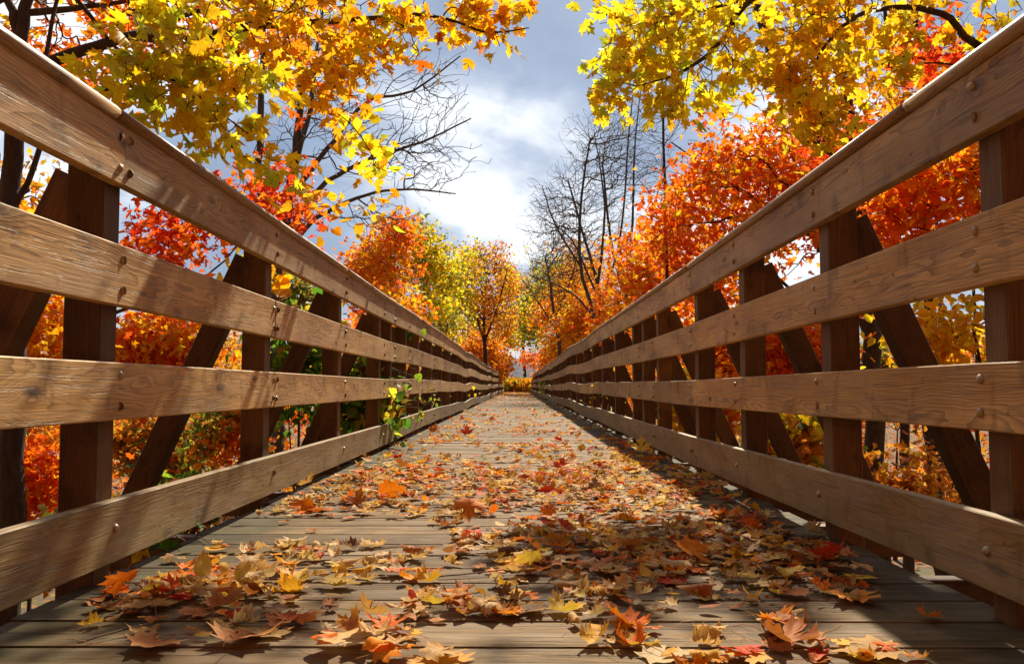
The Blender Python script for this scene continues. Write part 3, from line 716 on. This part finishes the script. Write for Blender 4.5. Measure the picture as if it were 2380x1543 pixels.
tree('maple_tree', 'few scarlet leaves on a thin branch just above the right railing', 'tree', 8,
     [(2480, 1200), (2460, 500), (2400, 150)], 30, [(2170, 110, 7.5, 60, 60, .4, 20), (2000, 330, 8, 130, 50, .5, 30)], ['redorange', 'red'], 300, .095, 'maple', limbs=[([(2430, 300), (2280, 180, 7.8), (2120, 130, 7.5)], 10, 3)], rtip=.003)
print('leaves so far', LEAFCOUNT[0])

# --- understory and filler behind both rails
US = [
 # px, py, Y, rx, ry, pal, n, size, kind, label
 (70, 780, 9, 150, 130, ['orange', 'gold'], 1500, .10, 'maple2', 'orange shrub behind the nearest left post at rail height'),
 (70, 1100, 8, 150, 110, ['redorange', 'orange', 'redorange'], 1000, .09, 'maple2', 'scarlet shrub low at the far left edge below the rails'),
 (380, 820, 12, 160, 130, ['orange', 'redorange', 'gold'], 4200, .10, 'maple2', 'orange red shrub between the first and second left posts'),
 (360, 1040, 13, 140, 90, ['rust', 'olive', 'orange'], 2600, .10, 'maple2', 'rust brown shrub low between the first and second left posts'),
 (540, 1000, 10, 110, 110, ['greenyellow', 'olive', 'orange'], 2300, .08, 'ovate', 'olive green shrub left of the second left post near the deck'),
 (690, 840, 9, 110, 130, ['green', 'greenyellow'], 1100, .10, 'heart', 'green leafy shrub right of the second left post'),
 (690, 700, 16, 90, 80, ['olive', 'greenyellow'], 2200, .10, 'ovate', 'dull green bush seen through the top rails past the second left post'),
 (830, 920, 8.5, 90, 80, ['green', 'greenyellow'], 700, .09, 'heart', 'fresh green shrub behind the lower rails past the third left post'),
 (860, 800, 17, 110, 60, ['redorange', 'orange'], 2600, .10, 'maple2', 'red orange shrub behind the third left post'),
 (1840, 1020, 9, 110, 70, ['greenyellow', 'yellow', 'rust'], 1200, .09, 'heart', 'pale yellow green shrub below the third right rail'),
 (1640, 960, 11, 90, 90, ['orange', 'yellow'], 1800, .09, 'maple2', 'orange gold shrub low between the right posts'),
 (1850, 820, 12, 110, 70, ['orange', 'redorange'], 2600, .10, 'maple2', 'red orange shrub at middle rail height behind the third right post'),
 (2080, 880, 16, 140, 120, ['olive', 'rust', 'gold'], 2600, .11, 'maple2', 'shaded olive shrub between the two nearest right posts'),
 (2230, 1080, 10, 130, 60, ['rust', 'gold'], 330, .09, 'ovate', 'sparse rust leaved bush at the lower right behind the toe board'),
 (1690, 830, 18, 90, 90, ['orange', 'rust'], 2600, .11, 'maple2', 'orange shrub behind the fourth and fifth right posts'),
 (420, 1190, 7.5, 90, 40, ['olive', 'orange', 'green'], 700, .08, 'maple2', 'low mixed green and orange bush just above the left toe board'),
 (250, 1260, 5.5, 110, 40, ['rust', 'olive', 'greenyellow'], 450, .08, 'maple2', 'leafy undergrowth below deck level at the near left post'),
 (2060, 1150, 7.5, 110, 50, ['rust', 'olive'], 700, .08, 'maple2', 'dark rust undergrowth below the right toe board'),
 (1110, 880, 66, 70, 30, ['gold', 'olive'], 2500, .2, 'kite', 'olive gold bush where the left railing ends'),
 (1290, 875, 66, 60, 28, ['orange', 'olive'], 2500, .2, 'kite', 'orange olive bush where the right railing ends'),
]
for (px, py, Yb, rx, ry, pal, n, sz, kd, lab) in US:
    tree('shrub', lab, 'shrub', Yb, [(px, 1300 if Yb < 20 else 925), (px + random.uniform(-20, 20), py + ry)], 10 if Yb < 20 else 5,
         [(px, py, Yb, rx, ry, rx * Yb / F * .8, 90)], pal, n, sz, kd, rtip=.003 if Yb < 20 else .01, bf=.5)
# woodland mass further off on both sides: individual trees, a few grown and then copied
protos = []
PG = 'autumn trees massed behind the footbridge railings'
for i, (pal, h, wr, bk) in enumerate([(['orange', 'redorange', 'gold'], 9, 3.2, M_BARK), (['gold', 'yellow', 'orange'], 10, 3.4, M_BARKG), (['olive', 'greenyellow', 'rust'], 8.5, 3.4, M_BARK), (['redorange', 'orange', 'gold'], 8, 3.2, M_BARK), (['rust', 'gold', 'olive'], 9.5, 3.6, M_BARKG)]):
    root = empty('woodland_tree', (0, 0, 0), '', 'tree', PG)
    base = np.array([0, 0, -.3]); tp = [base, base + [.1, .1, h * .35], base + [-.1, .2, h * .6], base + [.2, 0, h * .85]]
    pts = np.vstack([ell((0, 0, h * .62), (wr, wr, h * .36), 200), ell((0, 0, h * .22), (wr * .8, wr * .8, h * .2), 70)])
    pos, par, mr, m = grow([(tp, [.17, .13, .09, .04], None)], pts, .4)
    tubes('trunk', pos, par, mr, .009, .42, bk, root, .17)
    thin = np.arange(m, len(pos)); n = 6500; lp = pos[thin[RNG.integers(0, len(thin), n)]] + RNG.normal(0, .3, (n, 3))
    leaves('crown', lp, RNG.normal(0, 1, (n, 3)) + [0, -.3, .8], RNG.normal(0, 1, (n, 3)) + [0, 0, -1], .17 * RNG.uniform(.6, 1.2, n), colours(pal, lp, .5), 'kite', M_LEAFFAR, root)
    protos.append((root, ['orange', 'golden', 'olive green', 'red orange', 'rust brown'][i]))
spots = []
for side in (-1, 1):
    for Yb, xs in ((19, (9, 15)), (27, (6.5, 12, 18)), (36, (7, 13, 21)), (46, (7.5, 15, 24)), (58, (8, 17, 27)), (70, (7, 14, 23, 33)), (90, (4.2, 9, 17, 27)), (112, (8, 15, 25, 40)), (135, (8, 16, 28, 44))):
        for q in xs: spots.append((side * (q + random.uniform(-1, 1)), Yb + random.uniform(-2.5, 2.5)))
used = set(); wcnt = {}
wordn = lambda k: ('nearest', 'second nearest', 'third nearest', 'fourth nearest', 'fifth nearest', 'sixth nearest', 'seventh nearest', 'eighth nearest', 'ninth nearest')[k - 1]
for q in ((-6, -7), (5.5, -6), (-1, -10), (-11, -3), (10, -4), (-7, -14), (6, -14), (-13, -11), (13, -12), (-9, 3.5), (9.5, 2.5)): spots.append(q)
for k, (sx, sy) in enumerate(spots):
    i = k % len(protos) if abs(sx) > 7 else random.choice((0, 1, 3))
    src, cn = protos[i]
    if i in used:
        o = src.copy(); COL.objects.link(o)
        for ch in src.children:
            c = ch.copy(); COL.objects.link(c); c.parent = o
    else: o = src; used.add(i)
    o.location = (sx, sy, float(gz(np.array(sx), np.array(sy))))
    o.rotation_euler = (0, 0, random.uniform(0, 6.28)); s_ = random.uniform(.8, 1.05) * (.62 if sy < 50 else .8)
    if sy > 85: s_ *= .8
    if sy < 4: s_ = 1.25
    o.scale = (s_ * 1.1, s_ * 1.1, s_)
    if sy < 0:
        wk = (cn, 'b'); wcnt[wk] = wcnt.get(wk, 0) + 1
        o['label'] = '%s %s tree standing behind the viewer' % (wordn(wcnt[wk]), cn)
    else:
        wk = (cn, sx < 0); wcnt[wk] = wcnt.get(wk, 0) + 1
        o['label'] = '%s %s tree in the woodland behind the %s railing' % (wordn(wcnt[wk]), cn, 'left' if sx < 0 else 'right')
    o['group'] = '%s woodland trees, %s side' % (cn, 'left' if sx < 0 else 'right')

# --- green vines climbing the rails
def vine(pts3, n, sz, pal, kind, label, name='vine_plant', spread=.05, r=.003, side=12):
    pts3 = [np.array(p, float) for p in pts3]
    root = empty(name, pts3[0], label, 'plant')
    ex = np.vstack([p + RNG.normal(0, spread * 1.6, (side // 2, 3)) for p in pts3[1:]])
    pos, par, mr, m = grow([(pts3, [r] * len(pts3), None)], ex, .5)
    tubes('stem', pos, par, mr, .0016, .3, M_TWIG, root, r, loc=pts3[0])
    src = np.arange(m, len(pos)); lp = pos[src[RNG.integers(0, len(src), n)]] + RNG.normal(0, spread * .5, (n, 3))
    leaves('foliage', lp, RNG.normal(0, .8, (n, 3)) + [.4, -.8, .7], RNG.normal(0, .7, (n, 3)) + [0, 0, -1], sz * RNG.uniform(.55, 1.2, n), colours(pal, lp, 6), kind, M_LEAF, root, loc=pts3[0])
vine([P(898, 1010, 9.4), P(915, 950, 9.3), P(938, 905, 9.0), P(958, 880, 8.8), P(975, 868, 8.6)], 9, .085, ['green', 'green', 'gold'], 'heart', 'green and yellow leaves poking through the left rails past the crowded posts', spread=.06)
vine([P(960, 1010, 8.6), P(975, 960, 8.3), P(990, 940, 8.1), P(1000, 925, 8.0)], 20, .05, ['greenyellow'], 'ovate', 'sprig of small round green leaves over the left toe board', spread=.07)
vine([P(925, 1010, 10.4), P(925, 940, 10.4), P(930, 860, 10.6), P(935, 790, 10.6), P(930, 765, 10.6)], 30, .09, ['green', 'greenyellow'], 'heart', 'dark green vine hanging between the crowded left posts', spread=.06)
vine([P(1425, 990, 12), P(1410, 950, 11.9), P(1396, 915, 11.8), P(1392, 885, 11.8)], 26, .06, ['gold', 'yellow'], 'ovate', 'thin yellow weed leaning through the lowest right rail', spread=.08)
vine([P(1260, 925, 40), P(1262, 905, 40), P(1262, 895, 40)], 40, .16, ['green', 'greenyellow'], 'ovate', 'bright green weed beside the distant right toe board', spread=.16)
vine([P(320, 1400, 3.4), P(330, 1320, 3.3), P(360, 1280, 3.3), P(390, 1262, 3.3)], 26, .07, ['greenyellow', 'green'], 'maple2', 'green seedling under the left toe board gap', spread=.06)
vine([P(1060, 960, 24), P(1075, 915, 23), P(1080, 893, 22.8)], 22, .14, ['gold', 'yellow'], 'heart', 'yellow creeper on the distant left rails', spread=.12)

# grasses and weeds at the end of the bridge
def weeds(x0, x1, y0, y1, n, hgt, pal, name, kind='stuff', lab='tall green weeds and grass growing beyond the end of the bridge deck'):
    p = np.column_stack([RNG.uniform(x0, x1, n), RNG.uniform(y0, y1, n), np.zeros(n)]); p[:, 2] = gz(p[:, 0], p[:, 1])
    p[:, 2] += RNG.uniform(0, 1, n) ** 1.4 * hgt
    return tag(leaves(name, p, RNG.normal(0, 1, (n, 3)) + [0, -1, .2], RNG.normal(0, .4, (n, 3)) + [0, 0, 1], hgt * .35 * RNG.uniform(.6, 1.3, n), colours(pal, p, .4), 'ovate', M_LEAFFAR), lab, 'grass', kind=kind)
weeds(-3.2, 3.2, 80.5, 92, 7000, 1.1, ['olive', 'olive', 'greenyellow', 'rust'], 'grass')
# leaf litter on the ravine floor and path beyond
n = 9000; q = np.column_stack([RNG.uniform(-16, 16, n), RNG.uniform(1, 40, n), np.zeros(n)]); q = q[np.abs(q[:, 0]) > 1.4]; q[:, 2] = gz(q[:, 0], q[:, 1]) + .03; n = len(q)
tag(leaves('ground_leaf_litter', q, RNG.normal(0, .25, (n, 3)) + [0, 0, 1], RNG.normal(0, 1, (n, 3)), .13 * RNG.uniform(.6, 1.2, n), colours(['rust', 'orange', 'rust'], q, .6) * .7, 'maple2', M_LEAFFAR), 'orange and brown leaves covering the woodland floor below the bridge', 'leaf litter', kind='stuff')

# ------------------------------------------------------------------ fallen leaves on the deck
DRYC = {
 'tan': [(.62, .37, .13), (.68, .43, .17), (.54, .31, .10)],
 'orange': [(.82, .22, .012), (.84, .28, .015), (.78, .17, .012)],
 'golden': [(.78, .40, .03), (.74, .36, .04), (.82, .46, .05)],
 'yellow': [(.78, .52, .05), (.72, .50, .08)],
 'red': [(.60, .045, .015), (.66, .08, .02)],
 'rusty': [(.50, .17, .04), (.56, .20, .05), (.42, .13, .03)],
 'pale': [(.74, .56, .30), (.70, .50, .26)],
 'brown': [(.20, .10, .05), (.25, .13, .07)],
}
cn = list(DRYC); cw_near = np.array([.29, .15, .11, .03, .05, .22, .07, .08]); cw_far = np.array([.17, .25, .22, .07, .08, .13, .06, .02])
spec = []            # x, y
def blob(px, py, sx, sy, n):
    for _ in range(int(n * 1.75)):
        a = random.gauss(px, sx); b = random.gauss(py, sy)
        if b < 905 or b > 1600: continue
        p = P(a, b, 1.0) - np.array([0, 0, CAM_H]); k = CAM_H / -p[2]
        x_, y_ = p[0] * k, p[1] * k
        if abs(x_) < 1.17 and y_ > 1.3: spec.append((x_, y_))
for bl in [(520, 1365, 150, 24, 46), (340, 1440, 70, 34, 9), (590, 1285, 100, 20, 22), (430, 1390, 70, 20, 18), (560, 1450, 90, 22, 9), (800, 1480, 60, 16, 5), (920, 1530, 70, 12, 4), (720, 1300, 60, 25, 9),
           (940, 1320, 90, 16, 13), (1150, 1255, 90, 14, 16), (1120, 1400, 120, 18, 22), (1010, 1425, 60, 12, 7), (1290, 1320, 80, 20, 13),
           (1500, 1310, 150, 34, 60), (1700, 1265, 130, 34, 70), (1900, 1370, 90, 34, 20), (1640, 1210, 130, 18, 52), (1600, 1330, 170, 34, 32), (1450, 1470, 70, 20, 6), (1820, 1480, 110, 22, 9), (1640, 1535, 110, 12, 5), (2020, 1530, 60, 14, 3), (1880, 1290, 90, 40, 22), (1350, 1400, 90, 20, 18),
           (1500, 1250, 150, 24, 46), (1330, 1240, 110, 22, 42), (1250, 1290, 100, 20, 20), (1090, 1190, 50, 12, 8), (940, 1180, 110, 14, 22),
           (700, 1170, 110, 16, 70), (830, 1120, 130, 22, 120), (1000, 1120, 160, 24, 100), (1300, 1150, 160, 26, 170), (1480, 1140, 100, 30, 140), (1250, 1100, 220, 26, 160), (1450, 1060, 70, 24, 110), (2000, 1250, 60, 20, 3), (2150, 1300, 40, 8, 3), (1620, 1110, 60, 25, 24)]:
    blob(*bl)
def nzf(x, y): return .5 + .25 * math.sin(x * 5.1 + 1.3 * math.sin(y * 1.7)) + .25 * math.sin(y * 2.3 + 2 * math.sin(x * 3.1 + 1))
for (y0, y1, dens) in ((4.8, 8, 60), (8, 13, 75), (13, 20, 42), (20, 48, 16), (48, 58, 40), (58, 79, 85)):
    for _ in range(int(dens * 2.75 * (y1 - y0))):
        x_, y_ = random.uniform(-1.18, 1.16), random.uniform(y0, y1)
        if random.random() < (nzf(x_, y_) * 1.25) ** 1.8: spec.append((x_, y_))
def ringed(outline, ctr, rings):
    V = [np.array(ctr)]; 
    for k in range(1, rings + 1): V += list(np.array(ctr) + (outline - np.array(ctr)) * (k / rings))
    V = np.array(V); m = len(outline); T = [(0, 1 + j, 1 + (j + 1) % m) for j in range(m)]
    for k in range(rings - 1):
        for j in range(m):
            a = 1 + k * m + j; b = 1 + k * m + (j + 1) % m; T += [(a, a + m, b + m), (a, b + m, b)]
    return V, np.array(T)
def dense(o, k=2):
    out = []
    for i in range(len(o)):
        for j in range(k): out.append(o[i] + (o[(i + 1) % len(o)] - o[i]) * j / k)
    return np.array(out)
def shape_leaf(kind, rings, state, seed, hi):
    rs = np.random.default_rng(seed)
    out = (MAPLE if kind == 'maple' else OVATE).copy()
    if hi: out = dense(out, 2 if kind == 'maple' else 4)
    a = .04 if kind == 'maple' else .02
    out = out * (1 + rs.uniform(-a, a, out.shape))
    v, T = ringed(out, (0, .33 if kind == 'maple' else .5), rings)
    u, w_ = v[:, 0], v[:, 1] - .38
    A = {'flat': .3, 'curled': 1.0, 'crumpled': 1.25, 'standing': .8, 'rolled': .5}[state]
    # bend round an axis in the leaf plane
    th = rs.uniform(0, math.pi); s = u * math.cos(th) + w_ * math.sin(th); t_ = -u * math.sin(th) + w_ * math.cos(th)
    kk = A * rs.uniform(.8, 2.4) * rs.choice((-1, 1, 1))
    if state == 'rolled': th = rs.normal(0, .35); s = u * math.cos(th) + w_ * math.sin(th); t_ = -u * math.sin(th) + w_ * math.cos(th); kk = rs.uniform(3.2, 6.5) * rs.choice((-1, 1))
    zz_ = (1 - np.cos(s * kk)) / (kk + 1e-6); s2 = np.sin(s * kk) / kk
    u2 = s2 * math.cos(th) - t_ * math.sin(th); w2 = s2 * math.sin(th) + t_ * math.cos(th)
    rr = np.hypot(u, w_)
    z = zz_ + A * rs.uniform(.1, .7) * rr ** 3 + A * .16 * np.abs(u) * rs.uniform(-.5, 1.5)
    ph = rs.uniform(0, 6.28, 4)
    z += A * .055 * np.sin(u * 9 + ph[0]) * np.cos(w_ * 8 + ph[1]) + A * .03 * np.sin(np.arctan2(w_, u) * 5 + ph[2]) * rr * 2
    return np.column_stack([u2, w2 + .38, z]), T, v
def petiole(V0, dirv, ln, r, rs, kink):
    pts = [V0 + dirv * ln * t for t in (0, .33, .66, 1.)]
    for i, p in enumerate(pts): p += kink * math.sin(i * 1.1) * .25 * ln * np.array([rs.uniform(-.2, .2), rs.uniform(-.1, .1), 1])
    vs, fs = [], []
    for i, p in enumerate(pts):
        for k in range(3): a = k * 2.094; vs.append(p + r * np.array([math.cos(a), 0, math.sin(a)]))
    for i in range(3):
        for k in range(3): q = i * 3 + k; q2 = i * 3 + (k + 1) % 3; fs += [(q, q2, q2 + 3), (q, q2 + 3, q + 3)]
    return np.array(vs), np.array(fs)
recs = []
for si, (x_, y_) in enumerate(spec):
    cw = cw_near if y_ < 5.5 else cw_far
    c = random.choices(cn, cw)[0]; kind = 'maple' if random.random() < .55 else 'oval'
    st = random.choices(('flat', 'curled', 'crumpled', 'standing', 'rolled'), (.14, .40, .28, .03 if y_ < 4.2 else .06, .24 if kind == 'oval' else .14))[0]
    if st == 'rolled' and random.random() < .5: c = random.choice(('tan', 'pale'))
    sz = random.choice((random.uniform(.042, .075), random.uniform(.065, .108))) * (.85 if kind == 'oval' else 1) * (1. if y_ < 20 else 1.05)
    recs.append([x_, y_, c, kind, st, sz, si])
# leaves singled out in the photo
def at(px, py):
    p = P(px, py, 1.0) - np.array([0, 0, CAM_H]); k = CAM_H / -p[2]; return p[0] * k, p[1] * k
for (px, py, c, kind, st, sz) in [(1090, 1215, 'orange', 'maple', 'standing', .14), (570, 1490, 'rusty', 'maple', 'curled', .16), (690, 1450, 'red', 'maple', 'curled', .11), (820, 1505, 'tan', 'maple', 'flat', .15),
        (1450, 1470, 'orange', 'maple', 'standing', .12), (1610, 1310, 'orange', 'maple', 'standing', .14), (1930, 1320, 'red', 'maple', 'standing', .13), (1840, 1500, 'rusty', 'maple', 'curled', .15), (2020, 1520, 'tan', 'maple', 'flat', .15),
        (1990, 1400, 'orange', 'maple', 'curled', .14), (940, 1480, 'golden', 'maple', 'flat', .08), (360, 1505, 'rusty', 'maple', 'flat', .13), (350, 1400, 'yellow', 'oval', 'standing', .09), (610, 1390, 'yellow', 'oval', 'standing', .09), (560, 1395, 'yellow', 'oval', 'standing', .08),
        (470, 1380, 'yellow', 'oval', 'standing', .09), (280, 1400, 'orange', 'maple', 'standing', .10), (910, 1165, 'orange', 'maple', 'standing', .15), (1010, 1005, 'orange', 'maple', 'standing', .14), (1085, 1010, 'red', 'maple', 'standing', .14), (2160, 1440, 'orange', 'maple', 'curled', .07),
        (1550, 1530, 'pale', 'maple', 'flat', .13), (1020, 1538, 'golden', 'maple', 'flat', .13), (1570, 1070, 'orange', 'maple', 'curled', .17), (1490, 1075, 'yellow', 'maple', 'standing', .14), (1710, 1210, 'orange', 'maple', 'standing', .14)]:
    x_, y_ = at(px, py); recs.append([x_, y_, c, kind, st, sz, 90000 + len(recs)])
recs.sort(key=lambda r: -r[5] / r[1])
heights = {}
big = recs[:300]; rest = recs[300:]
def zone(x): return 'far left side' if x < -.75 else 'left side' if x < -.25 else 'middle' if x < .25 else 'right side' if x < .75 else 'far right side'
cnts = {}; ordn = lambda k: {1: 'nearest', 2: 'second nearest', 3: 'third nearest', 4: 'fourth nearest', 5: 'fifth nearest', 6: 'sixth nearest', 7: 'seventh nearest', 8: 'eighth nearest', 9: 'ninth nearest', 10: 'tenth nearest'}.get(k, '%dth nearest' % k)
LG = 'fallen leaves lying on the bridge deck'
def place(rec, rings, hi, stem):
    x_, y_, c, kind, st, sz, sid = rec
    V, T, uv = shape_leaf(kind, rings, st, sid, hi); rs = np.random.default_rng(sid + 5)
    if stem and rs.random() < .8:
        sv, sf = petiole(np.array([0, 0, V[:, 2][V[:, 1].argmin()] * .3]), np.array([rs.uniform(-.3, .3), -1, 0]), rs.uniform(.5, 1.0), .009, rs, rs.uniform(-.6, 1))
        T = np.vstack([T, sf + len(V)]); V = np.vstack([V, sv]); uv = np.vstack([uv, np.zeros((len(sv), 2))])
    if st != 'rolled': V[:, 2] *= .72
    a = rs.uniform(0, 6.28); ca, sa = math.cos(a), math.sin(a)
    tilt = rs.normal(0, .12) + (.7 * rs.choice((-1, 1)) if st == 'standing' else 0)
    V = V - [0, .38, 0]
    V = np.column_stack([V[:, 0], V[:, 1] * math.cos(tilt) - V[:, 2] * math.sin(tilt), V[:, 1] * math.sin(tilt) + V[:, 2] * math.cos(tilt)])
    V = np.column_stack([V[:, 0] * ca - V[:, 1] * sa, V[:, 0] * sa + V[:, 1] * ca, V[:, 2]]) * sz
    V[:, 2] -= V[:, 2].min(); key = (round(x_ / .09), round(y_ / .09)); h = heights.get(key, 0); heights[key] = min(h + .006, .03)
    V = V + [x_, y_, .005 + h]
    if np.abs(V[:, 0]).max() > 1.24: V[:, 0] -= math.copysign(np.abs(V[:, 0]).max() - 1.2, x_)
    base = np.array(DRYC[c][rs.integers(0, len(DRYC[c]))]) * rs.uniform(.85, 1.15)
    return V, T, base, uv
big.sort(key=lambda r: r[1])
for rec in big:
    V, T, base, uv = place(rec, 3, True, True)
    x_, y_, c, kind, st, sz, sid = rec; ck = (c, kind, st, zone(x_)); cnts[ck] = cnts.get(ck, 0) + 1
    col = np.tile(np.append(base, 1), (len(V), 1))
    k2 = np.array(DRYC[random.choice(('rusty', 'golden', 'tan', c))][0]); mm = np.clip(np.hypot(uv[:, 0], uv[:, 1] - .35) * 1.6 - .35 + RNG.uniform(-.1, .1), 0, .7)[:, None]
    col[:, :3] = col[:, :3] * (1 - mm) + k2 * mm
    lc = (x_, y_, 0.)
    o = mesh_np('fallen_leaf', V, T, np.full(len(T), 3), M_DRY, None, {'Col': ('FLOAT_COLOR', col), 'luv': ('FLOAT_VECTOR', np.column_stack([uv, np.full(len(uv), float(sid % 97))]))}, smooth=True, loc=lc)
    word = {'flat': 'flat', 'curled': 'curled', 'crumpled': 'crumpled', 'standing': 'upright', 'rolled': 'rolled'}[st]
    tag(o, "%s %s %s leaf, %s of its kind on the deck's %s" % (word, c, kind, ordn(cnts[ck]), zone(x_)), 'leaf', LG)
AV, AL, AC, AU = [], [], [], []; b0 = 0
for rec in rest:
    far = rec[1] > 11
    V, T, base, uv = place(rec, 1 if far else 2, False, rec[1] < 8)
    AV.append(V); AL.append(T + b0); b0 += len(V); AC.append(np.tile(np.append(base, 1), (len(V), 1))); AU.append(np.column_stack([uv, np.full(len(uv), float(rec[6] % 97))]))
tag(mesh_np('deck_leaf_litter', np.vstack(AV), np.vstack(AL), np.full(sum(len(a) for a in AL), 3), M_DRY, None, {'Col': ('FLOAT_COLOR', np.vstack(AC)), 'luv': ('FLOAT_VECTOR', np.vstack(AU))}, smooth=True), 'carpet of small autumn leaves spread along the bridge deck into the distance', 'leaf litter', kind='stuff')
print('deck leaves', len(recs))
# twigs on the deck
for i, (a, b, lab) in enumerate([((215, 1385), (330, 1405), 'pinkish twig lying by the leaf clump at the left'), ((445, 1245), (500, 1290), 'thin twig on bare planks below the left toe board'), ((1020, 1345), (1290, 1318), 'long straw coloured stalk across the middle of the deck'),
        ((870, 1282), (955, 1278), 'short dark twig alone on the bare middle planks'), ((180, 1500), (420, 1450), 'long dark twig at the lower left of the deck'), ((1850, 1360), (2060, 1345), 'reddish stalk beside the right hand leaf clump')]):
    A = np.array([*at(*a), .008]); B = np.array([*at(*b), .012]); mid = (A + B) / 2 + RNG.normal(0, .012, 3); mid[2] = .014
    ch = [([A, mid, B], [.0028, .0022, .0012], None)]
    pos, par, mr, m = grow(ch, np.zeros((0, 3)))
    ob, _ = tubes('twig', pos, par, mr, .001, .3, M_TWIG, None, .01, loc=A); tag(ob, lab, 'twig')
